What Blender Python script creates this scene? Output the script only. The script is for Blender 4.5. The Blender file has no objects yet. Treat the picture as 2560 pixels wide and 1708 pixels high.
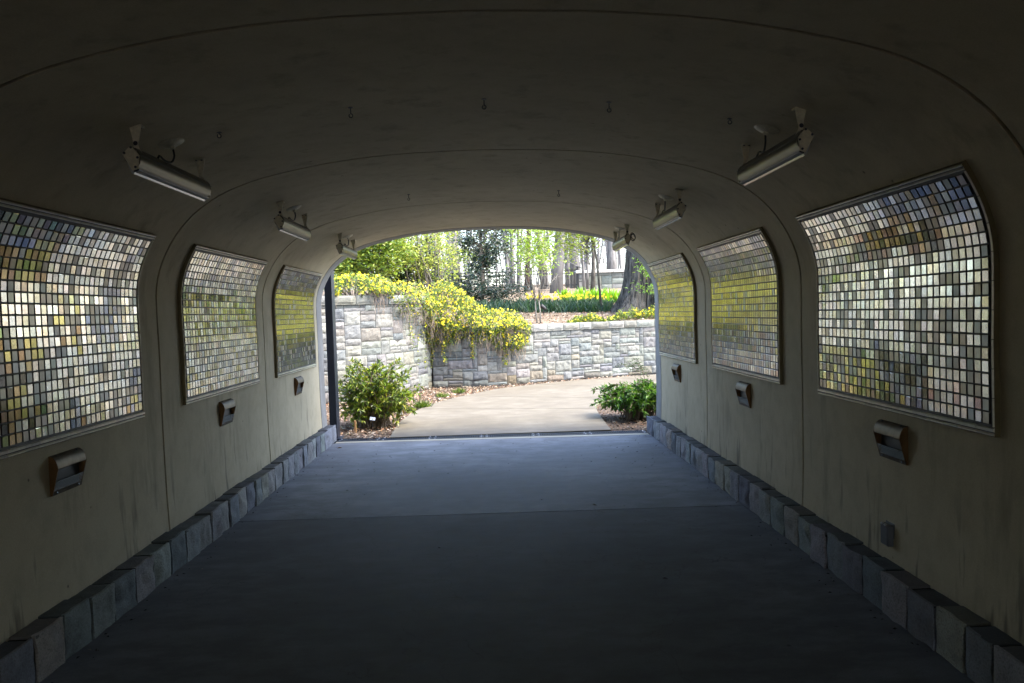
import bpy, math, random
from mathutils import Vector, Matrix, noise
random.seed(11)
R = random.Random(7)
SC = bpy.context.scene
COL = SC.collection

# ------------------------------------------------------------------ helpers
class MB:
    """collects geometry for one mesh object"""
    def __init__(s): s.v = []; s.f = []; s.c = []; s.g = []
    def face(s, pts, col=(1, 1, 1), g=0.0):
        i = len(s.v); s.v.extend([tuple(p) for p in pts]); s.f.append(tuple(range(i, i + len(pts))))
        s.c.append(col); s.g.append(g)
    def mesh(s, vs, fs, col=(1, 1, 1), g=0.0):
        i = len(s.v); s.v.extend([tuple(p) for p in vs])
        for f in fs: s.f.append(tuple(i + k for k in f)); s.c.append(col); s.g.append(g)
    def box(s, a, b, col=(1, 1, 1), g=0.0, bev=0.0):
        x0, y0, z0 = a; x1, y1, z1 = b
        if bev <= 0:
            vs = [(x, y, z) for x in (x0, x1) for y in (y0, y1) for z in (z0, z1)]
            s.mesh(vs, [(0, 1, 3, 2), (4, 6, 7, 5), (0, 4, 5, 1), (2, 3, 7, 6), (0, 2, 6, 4), (1, 5, 7, 3)], col, g); return
        c = [(x0 + x1) / 2, (y0 + y1) / 2, (z0 + z1) / 2]; h = [(x1 - x0) / 2, (y1 - y0) / 2, (z1 - z0) / 2]
        vs = []; idx = {}
        for sx in (-1, 1):
            for sy in (-1, 1):
                for sz in (-1, 1):
                    for ax in range(3):
                        p = [h[0] - bev, h[1] - bev, h[2] - bev]; p[ax] = h[ax]
                        idx[(sx, sy, sz, ax)] = len(vs)
                        vs.append((c[0] + sx * p[0], c[1] + sy * p[1], c[2] + sz * p[2]))
        fs = []
        for ax in range(3):
            o = [k for k in range(3) if k != ax]
            for sg in (-1, 1):
                q = []
                for (u, w) in ((-1, -1), (1, -1), (1, 1), (-1, 1)):
                    k = [0, 0, 0]; k[ax] = sg; k[o[0]] = u; k[o[1]] = w; q.append(idx[(*k, ax)])
                fs.append(tuple(q))
        for ax in range(3):            # edges along ax
            o = [k for k in range(3) if k != ax]
            for u in (-1, 1):
                for w in (-1, 1):
                    k0 = [0, 0, 0]; k1 = [0, 0, 0]
                    k0[ax] = -1; k1[ax] = 1
                    for k in (k0, k1): k[o[0]] = u; k[o[1]] = w
                    fs.append((idx[(*k0, o[0])], idx[(*k1, o[0])], idx[(*k1, o[1])], idx[(*k0, o[1])]))
        for sx in (-1, 1):
            for sy in (-1, 1):
                for sz in (-1, 1): fs.append(tuple(idx[(sx, sy, sz, a)] for a in range(3)))
        s.mesh(vs, fs, col, g)
    def tube(s, pts, rad, n=6, col=(1, 1, 1), cap=True):
        pts = [Vector(p) for p in pts]
        if not hasattr(rad, '__len__'): rad = [rad] * len(pts)
        vs = []; fs = []; prev = None
        for i, p in enumerate(pts):
            t = (pts[min(i + 1, len(pts) - 1)] - pts[max(i - 1, 0)])
            t = t.normalized() if t.length > 1e-9 else Vector((0, 0, 1))
            if prev is None:
                a = t.orthogonal().normalized()
            else:
                a = prev - t * prev.dot(t); a = a.normalized() if a.length > 1e-6 else t.orthogonal().normalized()
            prev = a; b = t.cross(a)
            for k in range(n):
                an = 2 * math.pi * k / n
                vs.append(p + (a * math.cos(an) + b * math.sin(an)) * rad[i])
        for i in range(len(pts) - 1):
            for k in range(n):
                k2 = (k + 1) % n
                fs.append((i * n + k, i * n + k2, (i + 1) * n + k2, (i + 1) * n + k))
        if cap:
            fs.append(tuple(range(n))[::-1]); fs.append(tuple((len(pts) - 1) * n + k for k in range(n)))
        s.mesh(vs, fs, col)
    def prism(s, poly, y0, y1, col=(1, 1, 1)):
        """poly in (x,z), extruded along y"""
        n = len(poly)
        vs = [(x, y0, z) for x, z in poly] + [(x, y1, z) for x, z in poly]
        fs = [tuple(range(n)), tuple(range(2 * n - 1, n - 1, -1))] + [(i, n + i, n + (i + 1) % n, (i + 1) % n) for i in range(n)]
        s.mesh(vs, fs, col)
    def lathe(s, prof, o, axis=Vector((0, 0, 1)), n=16, col=(1, 1, 1)):
        axis = axis.normalized(); a = axis.orthogonal().normalized(); b = axis.cross(a); o = Vector(o)
        vs = []; fs = []
        for r, h in prof:
            for k in range(n):
                an = 2 * math.pi * k / n; vs.append(o + axis * h + (a * math.cos(an) + b * math.sin(an)) * r)
        for i in range(len(prof) - 1):
            for k in range(n):
                k2 = (k + 1) % n; fs.append((i * n + k, i * n + k2, (i + 1) * n + k2, (i + 1) * n + k))
        fs.append(tuple(range(n))[::-1]); fs.append(tuple((len(prof) - 1) * n + k for k in range(n)))
        s.mesh(vs, fs, col)
    def leaf(s, p, d, up, L, W, col, fold=0.25):
        d = d.normalized(); sd = d.cross(up)
        sd = sd.normalized() if sd.length > 1e-5 else d.orthogonal().normalized()
        nn = sd.cross(d)
        m = p + d * L * .45
        i = len(s.v)
        s.v.extend([tuple(p), tuple(m + sd * W * .5 + nn * W * fold), tuple(p + d * L - nn * L * .12), tuple(m - sd * W * .5 + nn * W * fold)])
        s.f.append((i, i + 1, i + 2)); s.f.append((i, i + 2, i + 3)); s.c.extend([col, col]); s.g.extend([0.0, 0.0])
    def build(s, name, mat, parent=None, smooth=False, autosmooth=False):
        off = Vector(parent.matrix_basis.translation) if parent is not None else Vector((0, 0, 0))
        pp = parent
        while pp is not None and pp.parent is not None:
            pp = pp.parent; off += Vector(pp.matrix_basis.translation)
        me = bpy.data.meshes.new(name)
        me.from_pydata([(x - off.x, y - off.y, z - off.z) for x, y, z in s.v], [], s.f)
        a = me.attributes.new('Col', 'FLOAT_COLOR', 'FACE')
        flat = []
        for c in s.c: flat.extend((c[0], c[1], c[2], 1.0))
        a.data.foreach_set('color', flat)
        a = me.attributes.new('Gloss', 'FLOAT', 'FACE'); a.data.foreach_set('value', s.g)
        if smooth: me.polygons.foreach_set('use_smooth', [True] * len(me.polygons))
        me.materials.append(mat); me.update()
        if autosmooth:
            me.polygons.foreach_set('use_smooth', [True] * len(me.polygons))
            me.set_sharp_from_angle(angle=math.radians(35))
        o = bpy.data.objects.new(name, me); COL.objects.link(o)
        if parent is not None: o.parent = parent
        return o

def tag(o, label=None, cat=None, group=None, kind=None):
    if label: o['label'] = label
    if cat: o['category'] = cat
    if group: o['group'] = group
    if kind: o['kind'] = kind
    return o
def thing(name, label, cat, loc=(0, 0, 0), group=None):
    o = bpy.data.objects.new(name, None); COL.objects.link(o); o.location = loc; o.empty_display_size = .1
    return tag(o, label, cat, group)
def dup(o, parent=None):
    c = o.copy(); COL.objects.link(c)
    if parent is not None: c.parent = parent
    for ch in [x for x in bpy.data.objects if x.parent == o]: dup(ch, c)
    return c
def lerp(a, b, t): return a + (b - a) * t
def sstep(a, b, x):
    t = min(1, max(0, (x - a) / (b - a))); return t * t * (3 - 2 * t)
def cr(P, t):
    """catmull-rom through list of tuples, t in 0..len-1"""
    n = len(P); i = min(max(int(t), 0), n - 2); u = t - i
    g = lambda k: Vector(P[min(max(k, 0), n - 1)])
    p0 = g(i - 1) if i > 0 else g(0) * 2 - g(1)
    p3 = g(i + 2) if i + 2 < n else g(n - 1) * 2 - g(n - 2)
    p1, p2 = g(i), g(i + 1)
    return .5 * ((2 * p1) + (p2 - p0) * u + (2 * p0 - 5 * p1 + 4 * p2 - p3) * u * u + (3 * p1 - p0 - 3 * p2 + p3) * u ** 3)
def vary(c, a=.15, r=R):
    k = 1 + r.uniform(-a, a); return tuple(max(0, x * k * (1 + r.uniform(-a * .4, a * .4))) for x in c)
def rdir(r=R, zl=-1, zh=1):
    z = r.uniform(zl, zh); a = r.uniform(0, 2 * math.pi); q = math.sqrt(max(0, 1 - z * z)); return Vector((q * math.cos(a), q * math.sin(a), z))

# ------------------------------------------------------------------ materials
def new_mat(name):
    m = bpy.data.materials.new(name); m.use_nodes = True; nt = m.node_tree
    return m, nt, nt.nodes['Principled BSDF']
def N(nt, t, **k):
    n = nt.nodes.new(t)
    for a, b in k.items():
        if a.startswith('i_'): n.inputs[a[2:].replace('_', ' ')].default_value = b
        else: setattr(n, a, b)
    return n
def ramp(nt, src, stops):
    r = nt.nodes.new('ShaderNodeValToRGB'); e = r.color_ramp.elements
    while len(e) < len(stops): e.new(.5)
    for k, (p, c) in enumerate(stops): e[k].position = p; e[k].color = (*c, 1)
    nt.links.new(src, r.inputs[0]); return r.outputs[0]
def coords(nt, scale=(1, 1, 1), loc=(0, 0, 0)):
    tc = N(nt, 'ShaderNodeTexCoord'); mp = N(nt, 'ShaderNodeMapping'); mp.inputs['Scale'].default_value = scale; mp.inputs['Location'].default_value = loc
    g = N(nt, 'ShaderNodeNewGeometry'); nt.links.new(g.outputs['Position'], mp.inputs['Vector']); return mp.outputs[0]
def mixc(nt, fac, a, b, mode='MIX'):
    n = nt.nodes.new('ShaderNodeMix'); n.data_type = 'RGBA'; n.blend_type = mode
    for s, v in ((n.inputs[0], fac), (n.inputs[6], a), (n.inputs[7], b)):
        if isinstance(v, bpy.types.NodeSocket): nt.links.new(v, s)
        else: s.default_value = v if not isinstance(v, tuple) else (*v, 1)
    return n.outputs[2]
def noisetex(nt, vec, scale, detail=5, rough=.6):
    n = N(nt, 'ShaderNodeTexNoise'); n.inputs['Scale'].default_value = scale; n.inputs['Detail'].default_value = detail; n.inputs['Roughness'].default_value = rough
    nt.links.new(vec, n.inputs['Vector']); return n.outputs['Fac']
def bump(nt, b, h, strength=.3, dist=.01):
    n = N(nt, 'ShaderNodeBump'); n.inputs['Strength'].default_value = strength; n.inputs['Distance'].default_value = dist
    nt.links.new(h, n.inputs['Height']); nt.links.new(n.outputs[0], b.inputs['Normal'])

def mat_plain(name, col, rough=.6, metal=0, spec=.5, var=.12, nscale=20, bmp=.0, bd=.003):
    m, nt, b = new_mat(name); v = coords(nt)
    f = noisetex(nt, v, nscale)
    c = ramp(nt, f, [(.3, tuple(x * (1 - var) for x in col)), (.7, tuple(min(1, x * (1 + var)) for x in col))])
    nt.links.new(c, b.inputs['Base Color']); b.inputs['Roughness'].default_value = rough; b.inputs['Metallic'].default_value = metal
    b.inputs['Specular IOR Level'].default_value = spec
    if bmp: bump(nt, b, f, bmp, bd)
    return m
def mat_plaster():
    m, nt, b = new_mat('plaster'); v = coords(nt); vs = coords(nt, (2.2, 2.2, .5))
    big = noisetex(nt, v, .9, 4); med = noisetex(nt, v, 7, 6, .65); streak = noisetex(nt, vs, 2.6, 5, .62); fine = noisetex(nt, v, 160, 3, .7)
    c = ramp(nt, big, [(.3, (.47, .41, .285)), (.7, (.60, .53, .375))])
    c = mixc(nt, ramp(nt, med, [(.45, (0, 0, 0)), (.75, (.45, .45, .45))]), c, (.34, .285, .19))
    c = mixc(nt, ramp(nt, streak, [(.56, (0, 0, 0)), (.74, (.55, .55, .55))]), c, (.235, .195, .13))
    # dark flecks and pits
    vo = N(nt, 'ShaderNodeTexVoronoi'); vo.inputs['Scale'].default_value = 4.5; nt.links.new(v, vo.inputs['Vector'])
    c = mixc(nt, ramp(nt, vo.outputs['Distance'], [(.02, (.85, .85, .85)), (.045, (0, 0, 0))]), c, (.05, .045, .04))
    # drip stains low on the wall
    sep = N(nt, 'ShaderNodeSeparateXYZ'); g = N(nt, 'ShaderNodeNewGeometry'); nt.links.new(g.outputs['Position'], sep.inputs[0])
    vd = coords(nt, (6, 6, .9)); dr = noisetex(nt, vd, 2.2, 3, .5)
    lowm = N(nt, 'ShaderNodeMapRange'); lowm.inputs[1].default_value = .75; lowm.inputs[2].default_value = .25; nt.links.new(sep.outputs[2], lowm.inputs[0])
    mul = N(nt, 'ShaderNodeMath', operation='MULTIPLY'); nt.links.new(ramp(nt, dr, [(.60, (0, 0, 0)), (.68, (.7, .7, .7))]), mul.inputs[0]); nt.links.new(lowm.outputs[0], mul.inputs[1])
    c = mixc(nt, mul.outputs[0], c, (.10, .09, .08))
    c = mixc(nt, ramp(nt, fine, [(.35, (.25, .25, .25)), (.65, (0, 0, 0))]), c, (.31, .255, .165))
    nt.links.new(c, b.inputs['Base Color']); b.inputs['Roughness'].default_value = .78; b.inputs['Specular IOR Level'].default_value = .3
    ad = N(nt, 'ShaderNodeMath', operation='ADD'); nt.links.new(fine, ad.inputs[0]); nt.links.new(med, ad.inputs[1]); bump(nt, b, ad.outputs[0], .35, .004)
    return m
def mat_concrete(name, lo, hi, stain, rough=.55, sp=.5, scuff=True):
    m, nt, b = new_mat(name); v = coords(nt); vs = coords(nt, (.8, 1.5, 1))
    big = noisetex(nt, v, .8, 5); med = noisetex(nt, vs, 4, 7, .7); fine = noisetex(nt, v, 130, 3, .7)
    c = ramp(nt, big, [(.32, lo), (.68, hi)])
    c = mixc(nt, ramp(nt, med, [(.42, (.6, .6, .6)), (.6, (0, 0, 0))]), c, stain)
    c = mixc(nt, ramp(nt, fine, [(.3, (.35, .35, .35)), (.6, (0, 0, 0))]), c, tuple(x * .6 for x in lo))
    # hairline cracks
    vo = N(nt, 'ShaderNodeTexVoronoi', feature='DISTANCE_TO_EDGE'); vo.inputs['Scale'].default_value = .55
    wob = N(nt, 'ShaderNodeTexNoise'); wob.inputs['Scale'].default_value = 2.5; wob.inputs['Detail'].default_value = 6; nt.links.new(v, wob.inputs['Vector'])
    va = N(nt, 'ShaderNodeVectorMath', operation='SCALE'); va.inputs['Scale'].default_value = 1.1; nt.links.new(wob.outputs['Color'], va.inputs[0])
    vb = N(nt, 'ShaderNodeVectorMath', operation='ADD'); nt.links.new(v, vb.inputs[0]); nt.links.new(va.outputs[0], vb.inputs[1]); nt.links.new(vb.outputs[0], vo.inputs['Vector'])
    if scuff:
        c = mixc(nt, ramp(nt, vo.outputs['Distance'], [(.001, (.55, .55, .55)), (.004, (0, 0, 0))]), c, tuple(x * .35 for x in lo))
    vp = N(nt, 'ShaderNodeTexVoronoi'); vp.inputs['Scale'].default_value = 5; nt.links.new(v, vp.inputs['Vector'])
    c = mixc(nt, ramp(nt, vp.outputs['Distance'], [(.03, (.8, .8, .8)), (.06, (0, 0, 0))]), c, tuple(x * .4 for x in lo))
    nt.links.new(c, b.inputs['Base Color'])
    rr = ramp(nt, med, [(.3, (rough - .1,) * 3), (.7, (rough + .12,) * 3)]); nt.links.new(rr, b.inputs['Roughness'])
    b.inputs['Specular IOR Level'].default_value = sp
    bump(nt, b, fine, .25, .003)
    return m
def mat_stone(name, tint=(1, 1, 1), speck=.5, bscale=45):
    m, nt, b = new_mat(name); v = coords(nt)
    at = N(nt, 'ShaderNodeAttribute'); at.attribute_name = 'Col'
    big = noisetex(nt, v, 6, 6, .65); fine = noisetex(nt, v, 110, 4, .75); med = noisetex(nt, v, bscale, 5, .7)
    c = mixc(nt, 1.0, at.outputs['Color'], ramp(nt, big, [(.3, (.72, .72, .72)), (.5, (1, 1, 1)), (.72, (1.0, .975, .93))]), 'MULTIPLY')
    c = mixc(nt, ramp(nt, fine, [(.36, (speck, speck, speck)), (.52, (0, 0, 0))]), c, (.09, .095, .10))
    c = mixc(nt, ramp(nt, fine, [(.6, (0, 0, 0)), (.75, (speck * .6,) * 3)]), c, (.62, .62, .60))
    c = mixc(nt, 1.0, c, tint, 'MULTIPLY')
    nt.links.new(c, b.inputs['Base Color']); b.inputs['Roughness'].default_value = .82; b.inputs['Specular IOR Level'].default_value = .35
    ad = N(nt, 'ShaderNodeMath', operation='ADD'); nt.links.new(med, ad.inputs[0]); nt.links.new(fine, ad.inputs[1]); bump(nt, b, ad.outputs[0], .55, .012)
    return m
def mat_leaf(name, rough=.42, trans=.35, spec=.5):
    m, nt, b = new_mat(name)
    at = N(nt, 'ShaderNodeAttribute'); at.attribute_name = 'Col'
    nt.links.new(at.outputs['Color'], b.inputs['Base Color']); b.inputs['Roughness'].default_value = rough; b.inputs['Specular IOR Level'].default_value = spec
    tr = N(nt, 'ShaderNodeBsdfTranslucent'); mx = N(nt, 'ShaderNodeMixShader'); mx.inputs[0].default_value = trans
    c2 = mixc(nt, 1.0, at.outputs['Color'], (1.25, 1.2, .6), 'MULTIPLY'); nt.links.new(c2, tr.inputs[0])
    nt.links.new(b.outputs[0], mx.inputs[1]); nt.links.new(tr.outputs[0], mx.inputs[2]); nt.links.new(mx.outputs[0], nt.nodes['Material Output'].inputs['Surface'])
    return m
def mat_bark(name, lo, hi, scale=9, stretch=.25, b_=.8, bd=.03):
    m, nt, b = new_mat(name); v = coords(nt, (1, 1, stretch))
    f = noisetex(nt, v, scale, 7, .7); g = noisetex(nt, coords(nt), 1.3, 3)
    c = ramp(nt, f, [(.35, lo), (.62, hi)]); c = mixc(nt, ramp(nt, g, [(.45, (0, 0, 0)), (.7, (.5, .5, .5))]), c, tuple((a + q) / 2 * .8 for a, q in zip(lo, hi)))
    nt.links.new(c, b.inputs['Base Color']); b.inputs['Roughness'].default_value = .9; b.inputs['Specular IOR Level'].default_value = .2
    bump(nt, b, f, b_, bd); return m
def mat_attr(name, rough=.8, spec=.3, metal=0, nscale=30, nv=.25, bm=.3):
    m, nt, b = new_mat(name); at = N(nt, 'ShaderNodeAttribute'); at.attribute_name = 'Col'; f = noisetex(nt, coords(nt), nscale)
    c = mixc(nt, 1.0, at.outputs['Color'], ramp(nt, f, [(.3, (1 - nv,) * 3), (.7, (1, 1, 1))]), 'MULTIPLY')
    nt.links.new(c, b.inputs['Base Color']); b.inputs['Roughness'].default_value = rough; b.inputs['Specular IOR Level'].default_value = spec; b.inputs['Metallic'].default_value = metal
    if bm: bump(nt, b, f, bm, .004)
    return m
def mat_tile():
    m, nt, b = new_mat('glass_tile')
    at = N(nt, 'ShaderNodeAttribute'); at.attribute_name = 'Col'; ag = N(nt, 'ShaderNodeAttribute'); ag.attribute_name = 'Gloss'
    v = coords(nt); f = noisetex(nt, v, 34, 4, .6); f2 = noisetex(nt, v, 95, 3, .6)
    c = mixc(nt, 1.0, at.outputs['Color'], ramp(nt, f, [(.3, (.86, .86, .86)), (.65, (1, 1, 1))]), 'MULTIPLY')
    nt.links.new(c, b.inputs['Base Color'])
    mr = N(nt, 'ShaderNodeMapRange'); mr.inputs[3].default_value = .40; mr.inputs[4].default_value = .07; nt.links.new(ag.outputs['Fac'], mr.inputs[0])
    ra = N(nt, 'ShaderNodeMath', operation='MULTIPLY_ADD'); nt.links.new(f2, ra.inputs[0]); ra.inputs[1].default_value = .10; nt.links.new(mr.outputs[0], ra.inputs[2]); nt.links.new(ra.outputs[0], b.inputs['Roughness'])
    mm = N(nt, 'ShaderNodeMapRange'); mm.inputs[3].default_value = .35; mm.inputs[4].default_value = .95; nt.links.new(ag.outputs['Fac'], mm.inputs[0]); nt.links.new(mm.outputs[0], b.inputs['Metallic'])
    b.inputs['Specular IOR Level'].default_value = .8; b.inputs['Coat Weight'].default_value = .5; b.inputs['Coat Roughness'].default_value = .06
    bump(nt, b, f, .10, .004)
    return m

M_PLASTER = mat_plaster()
M_RIM = mat_concrete('rim_concrete', (.25, .25, .245), (.36, .36, .35), (.17, .17, .17), .8, .3, False)
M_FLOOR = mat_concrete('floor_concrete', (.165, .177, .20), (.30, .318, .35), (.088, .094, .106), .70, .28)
M_FLOOR2 = mat_concrete('floor_concrete_dimmed', (.125, .133, .148), (.20, .211, .232), (.075, .08, .088), .74, .22)  # inner slab: faint tone step of its own, deepened to paint in light falloff
M_PATH = mat_concrete('path_concrete', (.140, .124, .092), (.200, .182, .142), (.085, .070, .05), .75, .3, False)
M_SILL = mat_concrete('sill_concrete', (.36, .34, .27), (.44, .42, .35), (.26, .24, .19), .7, .3, False)
M_CURB = mat_stone('curb_granite', (1, 1, 1), .55)
M_STONE = mat_stone('wall_granite', (1, 1, 1), .35, 28)
M_MORTAR = mat_plain('mortar', (.05, .049, .047), .9, var=.2, bmp=.4)
M_GROUT = mat_plain('grout', (.035, .034, .033), .55, spec=.5)
M_CURBJOINT = mat_plain('curb_joint', (.022, .022, .022), .95, spec=.2)
M_TILE = mat_tile()
M_TRIM = mat_attr('ceramic_trim', .22, .6, 0, 40, .2, .05)
M_FRAME = mat_plain('frame_bronze', (.16, .13, .065), .45, .3)
M_BRONZE = mat_plain('bronze_hood', (.115, .09, .062), .50, .75, var=.35, nscale=18)
M_BRONZE2 = mat_plain('bronze_side', (.135, .07, .026), .5, .6, var=.3, nscale=25)
M_DARK = mat_plain('dark_recess', (.025, .027, .032), .5)
M_LAMP = mat_plain('lamp_aluminium', (.13, .125, .095), .34, .6, var=.08)
M_LAMPP = mat_plain('lamp_paint', (.62, .58, .44), .5, 0, var=.18, nscale=60)
M_LENS = mat_plain('lamp_lens', (.62, .66, .68), .12, .3, var=.05)
M_RUBBER = mat_plain('black_rubber', (.02, .02, .02), .5)
M_SCREW = mat_plain('dark_steel', (.06, .065, .08), .4, .6)
M_GREY = mat_plain('grey_plastic', (.11, .115, .13), .4)
M_IRON = mat_plain('grate_iron', (.016, .02, .032), .5, .5, var=.25)
M_STEEL = mat_plain('post_steel', (.022, .027, .045), .42, .3, var=.12)
M_BOLT = mat_plain('bolt_zinc', (.55, .56, .58), .3, .8)
M_MULCH = mat_plain('mulch_soil', (.085, .062, .045), .95, spec=.2, var=.5, nscale=14, bmp=.8, bd=.03)
M_EARTH = mat_plain('woodland_floor', (.17, .13, .09), .95, spec=.2, var=.4, nscale=2.5, bmp=.6, bd=.05)
M_CHIP = mat_attr('leaf_chip', .85, .25, 0, 60, .3, .2)
M_LEAF = mat_leaf('foliage', .38, .32)
M_LEAFD = mat_leaf('foliage_glossy', .28, .16, .6)
M_PETAL = mat_leaf('petal', .55, .38, .3)
M_BARK = mat_bark('bark_oak', (.012, .011, .009), (.125, .115, .10), 15, .14, 1.0, .06)
M_BARK2 = mat_bark('bark_grey', (.085, .081, .078), (.225, .218, .213), 8, .2, .6, .02)
M_BARK3 = mat_bark('bark_red', (.05, .036, .03), (.14, .105, .09), 8, .2, .6, .02)
M_PALEBARK = mat_bark('bark_pale', (.12, .116, .112), (.24, .232, .226), 8, .2, .4, .02)
M_TWIG = mat_plain('twig_bark', (.21, .17, .13), .85, spec=.2, var=.3)
M_STEM = mat_plain('pale_stem', (.11, .10, .08), .8, spec=.2, var=.2)
M_PALESTEM = mat_plain('sapling_stem', (.17, .155, .13), .8, spec=.2, var=.2)
M_FENCE = mat_plain('fence_iron', (.016, .016, .018), .5, .3)
M_WOOD = mat_plain('stake_wood', (.42, .25, .12), .8)
M_LABEL = mat_plain('marker_metal', (.5, .54, .6), .3, .7)

# ------------------------------------------------------------------ camera (solved from the photograph)
F_PX, PITCH, YAW, ROLL, CX, CH = 1961.0, -.036, .023, -.032, .067, 1.489
def camvec(u, w, v):      # u right, w forward, v up in image axes -> world
    x = math.cos(ROLL) * u - math.sin(ROLL) * v; y = math.sin(ROLL) * u + math.cos(ROLL) * v
    Y = w * math.cos(PITCH) - y * math.sin(PITCH); Z = w * math.sin(PITCH) + y * math.cos(PITCH)
    return Vector((x * math.cos(YAW) + Y * math.sin(YAW), -x * math.sin(YAW) + Y * math.cos(YAW), Z))
cam = bpy.data.cameras.new('camera'); co = bpy.data.objects.new('camera', cam); COL.objects.link(co)
cam.sensor_width = 36; cam.lens = 36 * F_PX / 2560; cam.clip_end = 2000; cam.clip_start = .05
r_, u_, b_ = camvec(1, 0, 0), camvec(0, 0, 1), -camvec(0, 1, 0)
co.matrix_world = Matrix(((r_.x, u_.x, b_.x, CX), (r_.y, u_.y, b_.y, 0), (r_.z, u_.z, b_.z, CH), (0, 0, 0, 1)))
SC.camera = co
def at(px, py, Y):
    d = camvec(px - 1280, F_PX, -(py - 854)); return Vector((CX, 0, CH)) + d * (Y / d.y)
def r1(x, y, Y): return at(780 + x * .3763, 540 + y * .3763, Y)
def r2(x, y, Y): return at(1200 + x * .3763, 540 + y * .3763, Y)

# ------------------------------------------------------------------ tunnel
HALF = [(2.0, -.05), (2.0, .10), (2.012, .45), (2.017, .9), (2.016, 1.3), (2.020, 1.55), (2.014, 1.72), (1.972, 1.872), (1.884, 2.032), (1.764, 2.165), (1.602, 2.275), (1.403, 2.354),
        (1.209, 2.402), (1.048, 2.434), (.905, 2.458), (.777, 2.474), (.661, 2.486), (.463, 2.500), (.293, 2.506), (.142, 2.510), (0, 2.512)]
def half_fine(off=0.0, sub=3):
    pts = []
    for i in range((len(HALF) - 1) * sub + 1):
        p = cr(HALF, i / sub); q = cr(HALF, min(i / sub + .01, len(HALF) - 1)); q0 = cr(HALF, max(i / sub - .01, 0))
        t = (q - q0).normalized(); n = Vector((t.y, -t.x))   # outward for right half
        pts.append(p + n * off)
    return pts
def profile(off=0.0, sub=3):
    h = half_fine(off, sub); return [Vector((p.x, p.y)) for p in h] + [Vector((-p.x, p.y)) for p in h[-2::-1]]
HF = half_fine(0, 6)
ARC = [0]
for i in range(1, len(HF)): ARC.append(ARC[-1] + (HF[i] - HF[i - 1]).length)
def surf(s):
    """arc length from the floor on the right half -> point(x,z), outward normal"""
    for i in range(1, len(HF)):
        if ARC[i] >= s: break
    t = (s - ARC[i - 1]) / (ARC[i] - ARC[i - 1]); p = HF[i - 1].lerp(HF[i], t); d = (HF[i] - HF[i - 1]).normalized()
    return p, Vector((d.y, -d.x))
def arc_at_z(z):
    for i in range(1, len(HF)):
        if HF[i].y >= z: t = (z - HF[i - 1].y) / (HF[i].y - HF[i - 1].y); return lerp(ARC[i - 1], ARC[i], t)
def arc_at_x(x):
    for i in range(len(HF) - 1, 0, -1):
        if HF[i - 1].x >= x: t = (x - HF[i].x) / (HF[i - 1].x - HF[i].x); return lerp(ARC[i], ARC[i - 1], t)
def yend(x): return 9.50 - .045 * x
TBACK = -8.51
JOINTS = [TBACK, -6.27, -4.03, -1.79, .447, 2.687, 4.927, 7.168]
tun = thing('tunnel', 'arched pedestrian tunnel of warm grey plaster with curved joint lines', 'tunnel')
def shell(mb, prof, ys0, ys1, ny=1, flip=False):
    n = len(prof); vs = []; fs = []
    for k in range(ny + 1):
        for p in prof:
            a = ys0(p.x); b = ys1(p.x); vs.append((p.x, lerp(a, b, k / ny), p.y))
    for k in range(ny):
        for i in range(n - 1):
            q = (k * n + i, k * n + i + 1, (k + 1) * n + i + 1, (k + 1) * n + i); fs.append(q)
    mb.mesh(vs, fs)
P0 = profile(0); PB = profile(.03); PJ = profile(.022)
def edge_lip(mb, y):     # the small return face at a joint
    n = len(P0); vs = [(p.x, y, p.y) for p in P0] + [(p.x, y, p.y) for p in PB]
    mb.mesh(vs, [(i, i + 1, n + i + 1, n + i) for i in range(n - 1)])
G = .011
ends = JOINTS[1:] + [None]
for a, b in zip(JOINTS, ends):
    mb = MB()
    last = b is None
    y1 = (lambda x: yend(x) - .27) if last else (lambda x, b=b: b - G)
    shell(mb, P0, (lambda x, a=a: a + G), y1, 1)
    edge_lip(mb, a + G)
    if not last: edge_lip(mb, b - G)
    mb.build('lining_section', M_PLASTER, tun, smooth=True)
mb = MB(); shell(mb, PJ, lambda x: TBACK, lambda x: yend(x) - .275, 1); mb.build('joint_backing', M_CURBJOINT, tun, smooth=True)
mb = MB(); PR = profile(-.004)
shell(mb, PR, lambda x: yend(x) - .27, lambda x: yend(x), 3)
n = len(PR); PO = profile(.34)
mb.mesh([(p.x, yend(p.x), p.y) for p in PR] + [(p.x, yend(p.x), p.y) for p in PO], [(i, i + 1, n + i + 1, n + i) for i in range(n - 1)])
mb.mesh([(p.x, yend(p.x) - .27, p.y) for p in PR] + [(p.x, yend(p.x) - .27, p.y) for p in PB], [(i, n + i, n + i + 1, i + 1) for i in range(n - 1)])
mb.build('portal_rim', M_RIM, tun, autosmooth=True)
# the earth bank the tunnel runs through
mb = MB(); PQ = profile(.30); outer = [(-16, 0), (-16, 1.6), (-9, 2.9), (9, 2.9), (16, 1.6), (16, 0)]
n = len(PQ)
for y in (TBACK, None):
    f = (lambda x: TBACK) if y is not None else (lambda x: yend(x) - .02)
    ring = [(p.x, f(p.x), p.y) for p in PQ]
    # face between tunnel outline and bank outline, as a fan of quads
    def outp(p):
        a = math.atan2(p.y - .5, p.x); 
        x = max(-16, min(16, p.x * 8)); z = 2.9 if abs(x) <= 9 else 2.9 - 1.3 * (abs(x) - 9) / 7
        return (x, f(x if abs(x) < 4 else math.copysign(4, x)), max(z * sstep(0, .5, p.y + .05) if p.y < .5 else z, -.1))
    o = [outp(p) for p in PQ]
    mb.mesh(ring + o, [(i, i + 1, n + i + 1, n + i) for i in range(n - 1)])
vs = []
for y in (TBACK, 9.46):
    for x in (-16, -9, 0, 9, 16): vs.append((x, y, 2.92 if abs(x) <= 9 else 1.6))
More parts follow.
